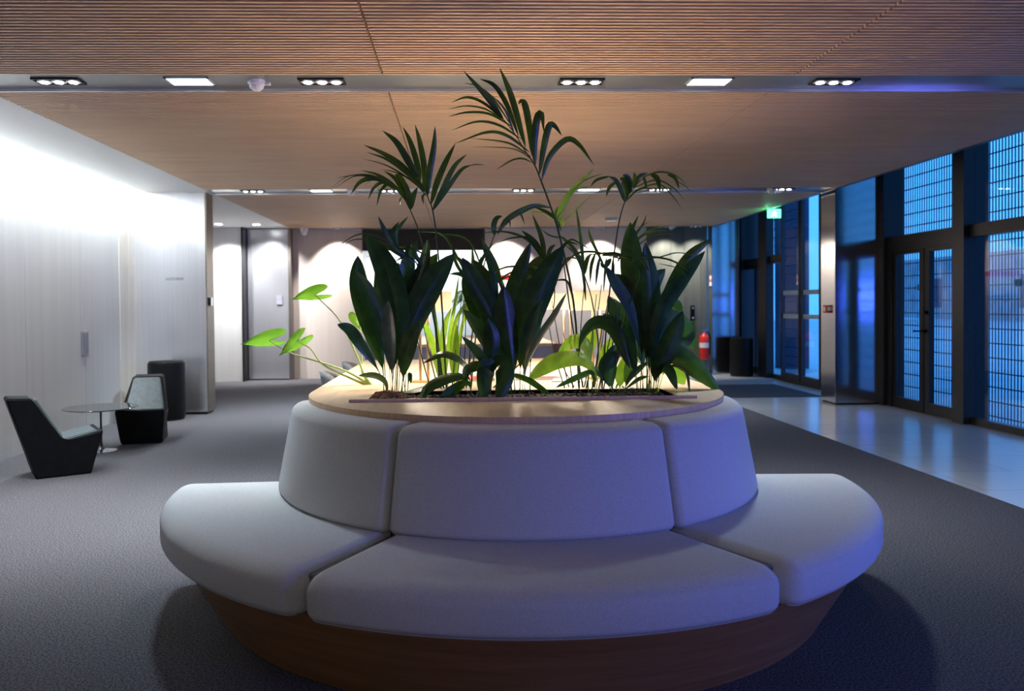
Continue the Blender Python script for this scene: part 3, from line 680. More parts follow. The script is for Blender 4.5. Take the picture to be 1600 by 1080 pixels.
def clump(name, label, cat, x, y, leaves, m, group=None):
    """leaves: (pixels from base to tip, width px, turn, stalk share, tip depth offset[, material])"""
    base = P(x, y, z=SZ); t = empty(name, (0, 0, 0), label, cat, group)
    t.location = base
    for lf in leaves:
        pix, wpx, turn, pf, dy = lf[:5]; mm = lf[5] if len(lf) > 5 else m
        Y0 = base.y + random.uniform(-.05, .05); Y0 = min(max(Y0, hy0 + .02), hy1 - .02)
        pts = W3(pix, Y0, Y0 + dy); g0 = P(pix[0][0], pix[0][1], Y=Y0)
        if pix[0][1] > 590: pts[0].z = SZ
        b = MB(); blade(b, [p_ - base for p_ in pts], wpx * (.84 if name == 'aspidistra' else .88) * (Y0 + dy / 2) / F, pf, turn)
        # the blade is built about the plant's base, so aim the facing there
        b.build('leaf', M[mm], t, True)
    return t
# note: blade() aims with the camera height as a plain reference point; shift for local coordinates is negligible in depth
clump('aspidistra', 'tall dark cast iron plant with broad leaves at the left end of the trough', 'plant', 618, 614, [
    ([(600, 612), (597, 570), (577, 505), (561, 445), (559, 399)], 40, 10, .22, .02),
    ([(612, 614), (616, 560), (619, 490), (602, 420), (571, 366)], 54, -12, .2, -.06),
    ([(628, 612), (632, 560), (646, 500), (675, 445), (710, 396)], 56, 18, .2, .05),
    ([(622, 612), (628, 545), (640, 480), (660, 430), (683, 396)], 44, -20, .22, .12),
    ([(618, 612), (624, 540), (632, 470), (638, 420), (643, 380)], 36, 30, .3, .15),
    ([(632, 612), (638, 540), (648, 460), (661, 410), (668, 374)], 28, -30, .3, .1),
    ([(608, 607), (590, 577), (565, 540), (547, 515), (527, 507)], 24, 20, .25, -.10),
    ([(634, 612), (630, 580), (637, 540), (653, 501)], 34, -10, .25, -.12),
    ([(612, 612), (607, 560), (598, 500), (580, 450), (554, 421)], 22, 55, .2, -.1, 'asplight'),
    ([(614, 612), (612, 570), (608, 520), (606, 470)], 30, 30, .25, -.15, 'asplight'),
    ([(608, 617), (601, 598), (585, 588), (560, 587)], 17, -35, .12, -.08, 'asplight'),
    ([(604, 613), (600, 560), (598, 500), (600, 440), (592, 400)], 44, -5, .3, .14),
    ([(626, 613), (634, 560), (636, 500), (628, 450), (622, 410)], 40, 15, .3, .2),
    ([(636, 612), (640, 585), (642, 600)], 8, 20, .2, 0),
    ([(620, 613), (622, 570), (630, 520), (660, 470), (690, 430)], 38, -15, .3, .22),
    ([(616, 613), (620, 565), (626, 510), (650, 450), (668, 408)], 46, 22, .3, .1)], 'aspid')
clump('aspidistra', 'tall dark cast iron plant with broad leaves in the middle of the trough', 'plant', 800, 612, [
    ([(788, 612), (784, 570), (772, 500), (745, 445), (722, 402)], 44, 12, .22, .05),
    ([(800, 612), (796, 560), (793, 500), (806, 440), (829, 378)], 38, -20, .22, .0),
    ([(812, 612), (814, 560), (822, 510), (850, 442), (880, 384)], 58, 10, .2, -.05),
    ([(805, 612), (800, 560), (790, 500), (787, 446)], 42, 0, .2, -.12),
    ([(816, 605), (820, 560), (830, 510), (848, 468)], 30, 35, .22, -.14),
    ([(778, 605), (772, 560), (755, 525), (724, 483)], 30, -20, .22, -.08),
    ([(766, 600), (763, 578), (748, 552), (722, 526)], 18, 10, .2, -.14),
    ([(768, 612), (764, 575), (768, 530), (762, 497)], 32, -5, .2, -.1),
    ([(820, 606), (822, 575), (843, 530), (866, 495), (886, 457)], 24, 50, .15, -.16, 'asplight'),
    ([(790, 605), (782, 540), (768, 480), (757, 440), (738, 405)], 38, -30, .25, .14),
    ([(828, 606), (830, 545), (840, 475), (862, 420)], 36, 10, .25, .12),
    ([(795, 612), (790, 560), (776, 490), (772, 430), (752, 376)], 20, 40, .3, .1),
    ([(798, 612), (800, 540), (812, 470), (840, 420), (860, 398)], 44, -10, .3, .16),
    ([(782, 612), (776, 560), (752, 500), (735, 450), (730, 420)], 34, 20, .3, .2),
    ([(786, 612), (782, 560), (774, 500), (760, 450), (752, 420)], 40, 25, .3, .14)], 'aspid')
clump('aspidistra', 'tall dark cast iron plant with spreading leaves at the right end of the trough', 'plant', 1010, 612, [
    ([(1010, 612), (1014, 560), (1018, 500), (1017, 440), (1008, 378)], 40, 5, .25, .02),
    ([(1000, 612), (1003, 550), (1000, 480), (988, 410), (985, 347)], 50, -8, .25, .1),
    ([(1018, 612), (1018, 560), (1034, 490), (1066, 438), (1102, 392)], 36, 15, .22, -.05),
    ([(1016, 612), (1016, 540), (1042, 460), (1075, 402), (1112, 373)], 22, -25, .3, .05),
    ([(1006, 605), (998, 540), (985, 480), (965, 445), (946, 416)], 28, 20, .25, -.08),
    ([(1020, 612), (1026, 580), (1046, 540), (1067, 486)], 42, -5, .2, -.12),
    ([(1012, 612), (1010, 560), (1002, 500), (980, 450), (958, 428)], 34, -20, .25, .1),
    ([(1010, 612), (1011, 560), (1012, 500), (1020, 450), (1040, 420)], 44, 20, .3, .15),
    ([(996, 612), (988, 560), (972, 500), (950, 462)], 40, 10, .25, .12),
    ([(905, 600), (905, 545), (926, 508), (957, 514), (984, 576)], 30, 25, .25, -.1),
    ([(1004, 612), (1004, 560), (992, 520), (984, 470)], 40, 30, .25, .2),
    ([(998, 612), (990, 570), (968, 520), (942, 490)], 36, -20, .25, .1),
    ([(1014, 612), (1016, 560), (1024, 510), (1044, 465)], 40, 10, .3, .1)], 'aspid')
clump('peace_lily', 'low dark green lily with drooping leaves over the front rim of the table', 'plant', 742, 614, [
    ([(735, 612), (738, 588), (722, 563), (692, 552), (660, 568)], 24, 60, .2, -.12),
    ([(736, 612), (732, 590), (700, 590), (668, 606), (653, 633)], 26, 45, .2, -.16),
    ([(738, 612), (730, 600), (708, 612), (690, 628), (664, 637)], 26, -30, .12, -.17),
    ([(734, 612), (712, 592), (680, 600), (650, 608), (628, 614)], 22, 70, .15, -.02),
    ([(762, 612), (768, 582), (762, 572), (758, 595), (755, 629)], 34, -20, .2, -.20),
    ([(766, 612), (772, 575), (782, 568), (788, 592), (776, 632)], 36, 15, .2, -.21),
    ([(760, 612), (766, 578), (748, 570), (730, 578), (727, 596)], 24, 40, .2, -.15, 'lily'),
    ([(760, 612), (768, 585), (756, 575), (758, 602)], 18, -30, .2, -.17, 'lily'),
    ([(795, 606), (798, 589), (822, 594), (845, 608), (860, 617)], 17, 45, .1, -.1)], 'lily')
clump('broad_leaf_lily', 'bright green broad-leaved plant with yellow-green leaves right of the middle', 'plant', 928, 612, [
    ([(934, 612), (930, 582), (908, 560), (872, 562), (846, 576), (825, 594)], 34, 30, .14, -.06, 'lime'),
    ([(926, 612), (922, 560), (914, 537), (896, 533), (872, 552)], 30, 25, .2, .05, 'lime'),
    ([(920, 612), (918, 560), (922, 530), (928, 498)], 26, -15, .3, .15, 'lime'),
    ([(930, 612), (938, 575), (946, 550), (958, 528)], 20, 20, .3, .08, 'lime'),
    ([(925, 612), (925, 585), (905, 590), (868, 606)], 18, -40, .2, -.05, 'lily'),
    ([(936, 612), (946, 572), (966, 550), (985, 556)], 30, 20, .2, .05, 'lily')], 'lily')
clump('broad_leaf_lily', 'broad-leaved green plant hanging over the right end of the table', 'plant', 1022, 611, [
    ([(1012, 608), (1020, 545), (1038, 508), (1063, 514), (1087, 546)], 52, 15, .2, .08),
    ([(1024, 608), (1030, 575), (1052, 556), (1082, 574), (1126, 613)], 44, 25, .1, -.06),
    ([(1026, 608), (1034, 572), (1048, 580), (1058, 609)], 26, -30, .2, -.14),
    ([(1028, 608), (1042, 572), (1058, 585), (1070, 601)], 30, 10, .2, .04, 'lime'),
    ([(1014, 608), (1028, 530), (1038, 480), (1047, 450)], 24, 10, .4, .1, 'lime'),
    ([(1012, 608), (1010, 540), (1020, 500), (1050, 478), (1062, 500)], 34, 30, .3, .12),
    ([(1020, 608), (1026, 570), (1040, 540), (1070, 530), (1084, 500)], 30, -25, .25, .1),
    ([(1024, 608), (1040, 575), (1070, 580), (1078, 617)], 8, 50, .2, -.16, 'asplight')], 'lily')
clump('paddle_leaf_plant', 'short green plant with upright paddle leaves in front of the right lamp', 'plant', 968, 613, [
    ([(960, 613), (952, 590), (952, 568), (968, 549)], 36, 5, .12, .02),
    ([(968, 613), (970, 590), (980, 570), (986, 548)], 30, -10, .12, .06, 'lime'),
    ([(974, 613), (984, 592), (998, 578), (1012, 566)], 14, 20, .12, .0),
    ([(958, 613), (944, 592), (934, 582), (920, 572)], 10, 20, .12, .0),
    ([(970, 613), (988, 600), (1000, 592), (1014, 588)], 9, 20, .12, -.02),
    ([(976, 613), (982, 585), (990, 566), (998, 560)], 26, 15, .12, .04, 'lime')], 'lily')
def heart(t, base, at, tip, wp, wn, Y, dY, mname):
    """heart-shaped blade: attach pixel, tip pixel, half width vectors (pixels) to both sides"""
    b = MB(); a_ = P(*at, Y=Y); tp = P(*tip, Y=Y + dY); U_ = tp - a_
    wpv = P(at[0] + wp[0], at[1] + wp[1], Y=Y - .02) - a_; wnv = P(at[0] + wn[0], at[1] + wn[1], Y=Y + .05) - a_
    side = [(1, 0), (.82, .16), (.6, .45), (.35, .72), (.08, .90), (-.2, 1.0), (-.45, .98), (-.62, .80), (-.66, .56), (-.5, .34), (-.25, .16), (-.02, .0)]
    nm = U_.cross(wpv).normalized()
    for s, wv in ((1, wpv), (-1, wnv)):
        prev = None
        for i in range(len(side) - 1):
            pts = []
            for (u, v) in (side[i], side[i + 1]):
                rib = a_ + U_ * max(u, 0); edge = a_ + U_ * u + wv * v
                row = []
                for k_ in range(5):
                    f_ = k_ / 4; p_ = rib.lerp(edge, f_); p_ += nm * (-.006 * math.sin(f_ * 3.14) + .004 * f_ * math.sin(u * 14)); row.append((p_ - base, (u, v * f_)))
                pts.append(row)
            for k_ in range(4):
                q = [pts[0][k_], pts[0][k_ + 1], pts[1][k_ + 1], pts[1][k_]]
                if (q[0][0] - q[3][0]).length < 1e-6: q = q[:3]
                f = b.bm.faces.new([b.bm.verts.new(x_[0]) for x_ in q])
                for lp, x_ in zip(f.loops, q): lp[b.uv].uv = (x_[1][1], x_[1][0] + x_[1][1] * .5)
    bmesh.ops.remove_doubles(b.bm, verts=b.bm.verts, dist=.0004)
    return b.build('leaf', M[mname], t, True)
bs = P(594, 606, z=SZ)
t = empty('alocasia', bs, 'light green elephant ear plant leaning out over the left end of the table', 'plant')
for at, tip, wp, wn, dY, pet, mn in (
    ((492, 461), (455, 468), (-6, -15), (5, 8), -.04, [(582, 605), (568, 583), (556, 552), (530, 500), (492, 461)], 'aloc'),
    ((420, 532), (376, 538), (-1, -17), (-2, 10), -.05, [(584, 606), (545, 582), (500, 566), (455, 552), (420, 532)], 'aloc'),
    ((464, 533), (436, 556), (-9, -9), (11, 8), -.05, [(586, 607), (545, 590), (505, 570), (485, 545), (464, 533)], 'aloc'),
    ((562, 499), (565, 518), (-17, 1), (12, -9), .06, [(580, 604), (566, 583), (565, 560), (564, 530), (562, 499)], 'lime')):
    Yt = bs.y + dY
    lf = heart(t, bs, at, tip, wp, wn, Yt, -.05 if mn == 'aloc' else 0, mn)
    pts = [p_ - bs for p_ in W3(pet, bs.y, Yt)]; cs = catmull(pts, 18)
    cs[0].z = -.005
    MB().tube(cs, [.0095 - .0072 * (i / 18) ** .6 for i in range(19)], 8).build('stalk', M['petiole'], lf, True)
# leaning thin leaf edge behind
def frond(t, base, stem, rach, leaves, Y0, Yb, m, sw=2.6, mstem='stem'):
    """stem pixels base->first leaflet; rach pixels; leaflets in pixels"""
    b = MB()
    for lf in leaves:
        pix, wpx = lf[:2]; tw = lf[2] if len(lf) > 2 else random.choice((-35, -15, 12, 30))
        dd = lf[3] if len(lf) > 3 else random.uniform(-.10, .10)
        pts = W3(pix, Yb, Yb + dd)
        blade(b, [p_ - base for p_ in pts], wpx * .82 * Yb / F, 0, tw, .3, .0009, .6, .85, 14)
    fr = b.build('frond', M[m], t, True)
    full = list(stem) + list(rach)
    pts = []
    for i, (x, y) in enumerate(full): pts.append(P(x, y, Y=Y0 + (Yb - Y0) * min(i / max(len(stem) - 1, 1), 1)) - base)
    if stem[0][1] > 590: pts[0].z = -.004
    cs = catmull(pts, 26)
    MB().tube(cs, [sw * Y0 / F * .5 * (1.15 - .75 * i / 26) for i in range(27)], 6).build('stalk', M[mstem], fr, True)
def k3(l): return [(480 + x / 4, 100 + y / 4) for x, y in l]
def k4(l): return [(680 + x / 4, 90 + y / 4) for x, y in l]
def k2(l): return [(680 + x / 4, 280 + y / 4) for x, y in l]
# --- tallest palm
bs = P(905, 611, z=SZ); t = empty('kentia_palm', bs, 'tallest palm, its long frond reaching up to the first metal ceiling band', 'plant')
Yk = bs.y
L4 = [([(430, 390), (330, 250), (175, 80)], 13, 20), ([(565, 560), (480, 250), (402, 60)], 13, 5), ([(520, 490), (450, 300), (370, 175), (278, 133)], 10, -15), ([(480, 430), (360, 250), (260, 175), (180, 160)], 7, 40),
      ([(430, 390), (310, 285), (200, 245), (98, 282)], 8, 30), ([(430, 388), (310, 318), (190, 300), (70, 326)], 6, 40), ([(480, 430), (340, 350), (200, 340), (78, 370)], 7, 30), ([(540, 510), (400, 420), (260, 398), (98, 457)], 7, 30),
      ([(590, 590), (450, 485), (320, 465), (118, 540)], 8, 25), ([(600, 620), (490, 545), (390, 518), (215, 505)], 6, 40), ([(605, 640), (540, 590), (450, 563), (235, 557)], 4, 40), ([(605, 655), (550, 630), (480, 640), (380, 702)], 5, 30),
      ([(605, 615), (592, 450), (565, 300), (540, 270), (520, 290)], 14, 10), ([(625, 680), (622, 520), (640, 375), (665, 355), (680, 470)], 15, 10), ([(650, 740), (680, 560), (712, 430), (745, 425), (792, 488)], 14, 10), ([(665, 768), (715, 620), (820, 512), (900, 545), (992, 672)], 12, 10), ([(500, 490), (440, 330), (350, 230)], 6, 30)]
frond(t, bs, [(905, 611), (897, 480), (872, 360), (845, 282)], k4([(620, 670), (560, 580), (500, 480), (430, 390)]), [(k4(p_), w_, tw, random.uniform(-.12, .05)) for p_, w_, tw in L4], Yk, Yk - .08, 'palm', 3.2)
frond(t, bs, [(912, 611), (893, 500), (882, 420), (873, 357)], k4([(765, 1010), (790, 960)]), [(k4([(765, 1060), (785, 960), (860, 830), (1000, 690)]), 14, 20), (k4([(850, 840), (930, 770), (1060, 720)]), 4, 30), (k4([(770, 1050), (755, 980), (768, 928)]), 7, 10), (k4([(770, 1050), (700, 980), (640, 960), (580, 965)]), 4, 40), (k4([(770, 1040), (740, 980), (700, 965)]), 8, 30), (k4([(770, 1060), (830, 1000), (900, 930), (980, 860)]), 4, 20), (k4([(780, 1000), (795, 1030), (800, 1060)]), 5, 10), (k4([(860, 830), (920, 815), (980, 805)]), 3, 20)], Yk, Yk + .06, 'palmlight', 2.4)
frond(t, bs, [(926, 611), (935, 545), (925, 470), (913, 430)], [(905, 400), (895, 385), (880, 370)], [([(913, 452), (911, 400), (905, 352), (900, 323)], 9), ([(948, 425), (930, 388), (922, 370), (919, 356)], 7), ([(913, 432), (906, 408), (892, 385), (872, 366)], 12), ([(913, 430), (917, 405), (925, 395)], 10), ([(915, 470), (913, 440), (905, 405), (880, 380)], 6), ([(880, 372), (860, 368), (845, 358)], 4)], Yk, Yk + .02, 'palm', 2.2)
# --- left palm
bs = P(690, 612, z=SZ); t = empty('kentia_palm', bs, 'palm left of the middle with two fanned fronds against the slatted ceiling', 'plant'); Yk = bs.y
L3 = [([(740, 790), (600, 640), (480, 560), (352, 505)], 11, 10), ([(700, 720), (640, 620), (560, 490), (470, 415)], 14, 5), ([(705, 740), (690, 640), (645, 490), (598, 393)], 12, -10), ([(732, 800), (732, 650), (705, 490), (674, 378)], 12, 8),
      ([(750, 830), (762, 700), (792, 520), (800, 388)], 13, 10), ([(772, 880), (810, 740), (870, 600), (926, 497)], 13, -10), ([(785, 910), (850, 780), (920, 640), (998, 563)], 11, 12), ([(785, 918), (870, 790), (960, 665), (1025, 632)], 9, 10),
      ([(740, 800), (620, 680), (500, 595), (370, 550)], 8, 30), ([(745, 810), (640, 720), (500, 635), (343, 590)], 4, 30), ([(750, 830), (660, 730), (560, 680), (465, 656)], 4, 30), ([(1000, 636), (1060, 628), (1110, 632)], 2, 10), ([(740, 810), (720, 830), (728, 880)], 5, 10)]
frond(t, bs, [(698, 612), (690, 470), (683, 380), (676, 329)], k3([(760, 850), (740, 790), (700, 720)]), [(k3(p_), w_, tw) for p_, w_, tw in L3], Yk, Yk - .03, 'palm', 3)
L3 = [([(630, 870), (540, 765), (430, 705), (330, 690), (180, 713)], 6, 35), ([(560, 780), (400, 700), (260, 700), (150, 775)], 3, 40), ([(520, 745), (420, 712), (330, 735), (272, 815)], 11, 20), ([(520, 750), (460, 740), (410, 780), (380, 848)], 8, 20), ([(540, 780), (500, 750), (455, 800), (434, 887)], 8, 20),
      ([(620, 850), (540, 755), (440, 690), (335, 665)], 8, 30), ([(635, 890), (600, 800), (550, 715), (480, 668)], 10, 10), ([(642, 908), (620, 800), (580, 710), (545, 692)], 14, 5), ([(644, 912), (635, 830), (622, 745)], 12, 5), ([(646, 912), (660, 830), (690, 770)], 12, -10), ([(590, 830), (578, 855), (582, 888)], 4, 10), ([(560, 790), (440, 720), (300, 700), (170, 778)], 3, 20), ([(500, 720), (440, 700), (360, 760)], 2, 20)]
frond(t, bs, [(688, 612), (676, 470), (660, 380), (641, 328)], k3([(600, 830), (540, 765)]), [(k3(p_), w_, tw) for p_, w_, tw in L3], Yk, Yk + .06, 'palm', 2.6)
L6 = [([(620, 388), (603, 362), (591, 338)], 11, 30), ([(622, 386), (620, 362), (638, 338)], 10, 30), ([(619, 384), (614, 362), (624, 346)], 8, 10), ([(618, 380), (600, 362), (563, 356)], 6, 50), ([(642, 402), (600, 373), (560, 366), (519, 392)], 4, 30), ([(650, 406), (600, 380), (555, 374), (530, 390)], 3, 30), ([(670, 402), (640, 387), (605, 390), (572, 402)], 5, 20), ([(640, 400), (618, 390), (605, 372)], 8, 10), ([(642, 406), (628, 398), (600, 384)], 12, 10), ([(640, 405), (636, 392), (644, 375)], 8, 0), ([(660, 415), (648, 395), (652, 375)], 10, 10), ([(645, 410), (632, 402), (618, 408)], 6, 10)]
frond(t, bs, [(694, 612), (678, 500), (655, 420), (640, 402)], [(630, 392), (618, 382)], L6, Yk, Yk - .1, 'palm', 2.6)
# --- middle palm
bs = P(732, 612, z=SZ); t = empty('kentia_palm', bs, 'bushy palm in the centre whose upper leaflets arch over the middle clump', 'plant'); Yk = bs.y + .02
frond(t, bs, [(728, 612), (738, 520), (752, 430), (772, 369)], k2([(400, 330), (440, 270)]), [(k2([(370, 352), (368, 290), (385, 245), (420, 230)]), 12, 20), (k2([(390, 345), (450, 255), (560, 190), (640, 168), (738, 182)]), 13, 20), (k2([(400, 330), (330, 305), (265, 305)]), 3, 20), (k2([(430, 270), (520, 210), (560, 280)]), 5, 20), (k2([(620, 175), (700, 210), (760, 260), (790, 330)]), 8, 30), (k2([(440, 290), (462, 260), (470, 300)]), 4, 20)], Yk, Yk - .04, 'palm', 2.4)
L8 = [([(738, 446), (728, 420), (714, 404), (700, 402)], 11), ([(740, 446), (740, 415), (738, 384)], 10), ([(742, 446), (754, 405), (772, 378)], 7), ([(742, 452), (765, 428), (795, 415)], 7), ([(784, 448), (772, 410), (752, 372)], 14, 20), ([(792, 470), (780, 432), (760, 400)], 12, 30),
      ([(740, 450), (722, 430), (702, 428)], 9), ([(740, 452), (712, 398), (690, 366), (650, 362)], 6), ([(760, 440), (735, 380), (700, 366), (672, 375)], 4), ([(745, 450), (775, 440), (800, 425), (822, 428)], 5), ([(738, 450), (748, 420), (752, 400)], 9), ([(730, 440), (712, 410), (706, 380)], 7)]
frond(t, bs, [(735, 612), (742, 540), (745, 490), (738, 448)], [(730, 430)], L8, Yk, Yk + .05, 'palm', 2.4)
L8 = [([(856, 440), (826, 420), (790, 418), (762, 434)], 5), ([(858, 442), (826, 427), (795, 432), (768, 448)], 4), ([(868, 438), (886, 440), (894, 466)], 5), ([(852, 408), (846, 372), (832, 335)], 10), ([(850, 408), (835, 380), (815, 360)], 14), ([(854, 408), (860, 390), (868, 382)], 9), ([(852, 410), (825, 375), (790, 362), (752, 364)], 6), ([(862, 412), (830, 374), (800, 372), (778, 380)], 4), ([(856, 440), (838, 432), (820, 436)], 9, 40), ([(860, 440), (850, 425), (830, 415)], 9, 40), ([(872, 400), (890, 375), (906, 380), (930, 395)], 5), ([(862, 405), (885, 380), (905, 383)], 5)]
frond(t, bs, [(764, 612), (820, 560), (860, 500), (866, 442)], [(852, 410)], L8, Yk, Yk - .12, 'palm', 2.4)
L11 = [([(690, 600), (684, 530), (676, 480), (672, 452)], 10), ([(696, 600), (702, 530), (712, 470), (717, 430)], 8), ([(692, 600), (690, 540), (695, 505), (706, 480)], 16), ([(688, 600), (676, 540), (664, 510), (650, 486)], 14), ([(710, 600), (712, 550), (714, 505)], 14), ([(706, 600), (720, 520), (732, 470), (742, 430)], 7), ([(706, 590), (704, 540), (712, 500), (728, 470)], 12)]
frond(t, bs, [(700, 612), (700, 600)], [(700, 590)], L11, Yk, Yk + .08, 'palmlight', 2)
# --- right palm
bs = P(952, 612, z=SZ); t = empty('kentia_palm', bs, 'palm at the right whose small umbrella frond hangs before the middle ceiling band', 'plant'); Yk = bs.y
LR = [([(1185, 902), (1165, 830), (1130, 765), (1082, 743)], 11), ([(1195, 890), (1190, 820), (1172, 765), (1155, 768)], 15), ([(1215, 850), (1215, 790), (1200, 745), (1172, 733)], 12), ([(1240, 820), (1250, 760), (1242, 716)], 11), ([(1262, 790), (1280, 745), (1330, 722)], 10), ([(1300, 745), (1312, 775), (1322, 825)], 6), ([(1345, 728), (1388, 760), (1406, 850)], 11), ([(1450, 730), (1500, 755), (1524, 822)], 7), ([(1300, 745), (1400, 713), (1500, 733), (1570, 795)], 5), ([(1230, 835), (1390, 790), (1480, 860), (1542, 948)], 3), ([(1235, 815), (1380, 765), (1490, 815), (1558, 892)], 3), ([(1140, 768), (1090, 810), (1068, 868)], 7), ([(1090, 742), (1010, 765), (970, 808)], 6), ([(1190, 900), (1260, 830), (1330, 815), (1400, 850)], 5), ([(1500, 770), (1560, 800), (1600, 840)], 2)]
frond(t, bs, [(940, 612), (950, 480), (964, 365), (976, 316)], k4([(1230, 830), (1290, 760), (1350, 724)]), [(k4(p_), w_) for p_, w_ in LR], Yk, Yk - .05, 'palm', 2.4)
L7 = [([(985, 408), (1010, 402), (1050, 408), (1080, 427)], 8, 60), ([(905, 405), (890, 402), (880, 412), (868, 442)], 6, 40), ([(960, 402), (930, 393), (900, 396), (878, 418)], 8, 50), ([(930, 396), (924, 415), (922, 442)], 7), ([(938, 400), (934, 420), (931, 446)], 7), ([(948, 402), (946, 425), (943, 457)], 7), ([(958, 404), (958, 430), (956, 450)], 8), ([(965, 410), (975, 398), (992, 400)], 12, 60), ([(985, 412), (1000, 405), (1014, 424)], 12, 50), ([(970, 405), (950, 395), (920, 398)], 10, 50), ([(975, 412), (985, 425), (992, 440)], 9), ([(990, 408), (1030, 402), (1060, 395), (1095, 402)], 3, 30), ([(1030, 412), (1060, 420), (1075, 438)], 2, 20), ([(940, 400), (960, 398), (985, 405)], 12, 50), ([(955, 404), (945, 415), (938, 410)], 12)]
frond(t, bs, [(955, 612), (965, 540), (985, 470), (1000, 430)], [(985, 410), (950, 400)], L7, Yk, Yk - .16, 'palm', 2.4)
LT = [([(978, 385), (988, 358), (998, 336)], 8), ([(984, 378), (998, 358), (1016, 345)], 3), ([(988, 382), (1010, 364), (1042, 360)], 6), ([(990, 378), (1015, 360), (1048, 352)], 4), ([(985, 380), (1005, 350), (1010, 335)], 5), ([(980, 400), (1012, 372), (1040, 366), (1062, 368)], 3)]
frond(t, bs, [(960, 612), (985, 540), (988, 450), (978, 390)], [(984, 378)], LT, Yk, Yk + .08, 'palm', 2.2)
# upright bare stalks of the palms
for x0, l, lst in ((700, 'sheaf of thin dark palm stalks rising left of the middle', [(674, 560, 640, 480), (686, 556, 660, 500), (690, 560, 676, 440), (706, 600, 722, 460), (712, 600, 724, 470), (718, 600, 745, 520), (724, 600, 728, 480)]),
                   (905, 'sheaf of thin dark palm stalks rising between the middle and right clumps', [(884, 605, 856, 500), (890, 605, 862, 470), (896, 605, 880, 520), (905, 605, 913, 440), (912, 605, 940, 445), (918, 605, 932, 460), (924, 605, 950, 470), (928, 605, 948, 480), (934, 605, 965, 470), (942, 605, 975, 450), (900, 605, 868, 540), (915, 605, 928, 500)])):
    bs = P(x0, 612, z=SZ); t = empty('palm_stalks', bs, l, 'plant')
    for a_, b_, c_, d_ in lst:
        Y_ = bs.y + random.uniform(-.05, .05); p0 = P(a_, 612, Y=Y_); p0.z = SZ; p1 = P((a_ + c_) / 2 + random.uniform(-3, 3), (612 + d_) / 2, Y=Y_ + .01); p2 = P(c_, d_, Y=Y_ + .03)
        MB().tube(catmull([p0 - bs, p1 - bs, p2 - bs], 10), [.0036 - .0018 * i / 10 for i in range(11)], 6).build('stalk', M['stem'], t, True)
# ground cover
b = MB()
for i in range(420):
    x = random.gauss(.80, .07); y = random.gauss(3.80, .035); z = .855 + random.uniform(0, .05) * math.exp(-((x - .80) / .09) ** 2)
    a_ = random.uniform(0, 6.28); s_ = random.uniform(.005, .011); d_ = Vector((math.cos(a_), math.sin(a_), random.uniform(-.3, .9))) * s_
    sd = Vector((-d_.y, d_.x, random.uniform(-.004, .004))) * .45; o_ = Vector((x, max(y, hy0 + .01), z))
    b.bm.faces.new([b.bm.verts.new(o_ - d_), b.bm.verts.new(o_ + sd), b.bm.verts.new(o_ + d_), b.bm.verts.new(o_ - sd)])
tag(b.build('ground_cover', M['moss']), 'small grey-green ground cover on the soil at the right part of the trough', 'ground cover')['kind'] = 'stuff'
# potted palm far behind
t = empty('potted_palm', (.45, 12.6, 0), 'small feathery potted palm far behind the middle clump near the back wall', 'plant')
MB().lathe([(.14, 0), (.18, .35), (.16, .35), (.15, .3)], seg=24).build('pot', M['greyp'], t, True)
for i in range(16):
    a_ = i * 2.4; el = random.uniform(.5, 1.2); L_ = random.uniform(.5, .95); b = MB()
    tipd = Vector((math.cos(a_) * L_ * .45, math.sin(a_) * L_ * .45, .9 + L_ * .75)); mid = Vector((tipd.x * .3, tipd.y * .3, .9 + L_ * .45))
    cs = catmull([Vector((0, 0, .3)), mid, tipd, tipd + Vector((tipd.x * .5, tipd.y * .5, -.12))], 18); b.tube(cs, .004, 5)
    for k_ in range(7, 18):
        d_ = (cs[k_] - cs[k_ - 1]).normalized(); sd = d_.cross(Vector((0, 0, 1))).normalized()
        for s in (-1, 1): blade(b, [cs[k_], cs[k_] + sd * s * .09 + d_ * .06, cs[k_] + sd * s * .16 + d_ * .08 - Vector((0, 0, .05))], .022, 0, 0, .2, .001, n=5)
    b.build('frond', M['palmlight'], t, True)
#PLANTS-END

# ------------------------------------------------------------------ table lamps, papers
def table_lamp(x, y, label):
    t = empty('table_lamp', (x, y, .87), label, 'lamp', None)
    MB().box(-.07, .07, -.05, .05, 0, .012, .004).build('base', M['brass'], t)
    for s in (-1, 1): MB().cyl((s * .022, 0, .215), .008, .41, seg=16).build('stem', M['brass'], t, True)
    MB().cyl((0, 0, .45), .158, .11, seg=48, cap=False).build('lamp_shade', M['shade'], t, True)
    MB().sphere((0, 0, .45), .028, seg=16).build('bulb', M['bulb'], t, True)
    lamp('lamp_light', 'POINT', (x, y, .87 + .40), 23, (1, .86, .66), shadow_soft_size=.04)
for x, y, l in ((-.20, 4.52, 'brass table lamp with tan drum shade behind the left leaf clump'), (.79, 4.62, 'brass table lamp with tan drum shade at the right behind the plants'), (.42, 5.65, 'brass table lamp on the middle of the table behind the central leaf clump'), (.755, 5.65, 'brass table lamp farther back, left of the right shade')):
    table_lamp(x, y, l)
def sheet(x, y, w_, d_, h_, rz, m1, label, cat='magazine', band=None):
    t = empty(cat.replace(' ', '_'), (x, y, .8702), label, cat, None, R(rz))
    MB().box(-w_, w_, -d_, d_, 0, h_, .001).build('pages', M['paper'], t)
    MB().box(-w_, w_, -d_, d_, h_, h_ + .002).build('cover', M[m1], t)
    if band: MB().box(-w_ * .8, w_ * .8, d_ * band - .015, d_ * band + .015, h_ + .002, h_ + .003).build('stripe', M['red'] if m1 == 'paper' else M['paper'], t)
sheet(.04, 4.62, .15, .10, .012, 4, 'red', 'red magazine lying on the table behind the left stems')
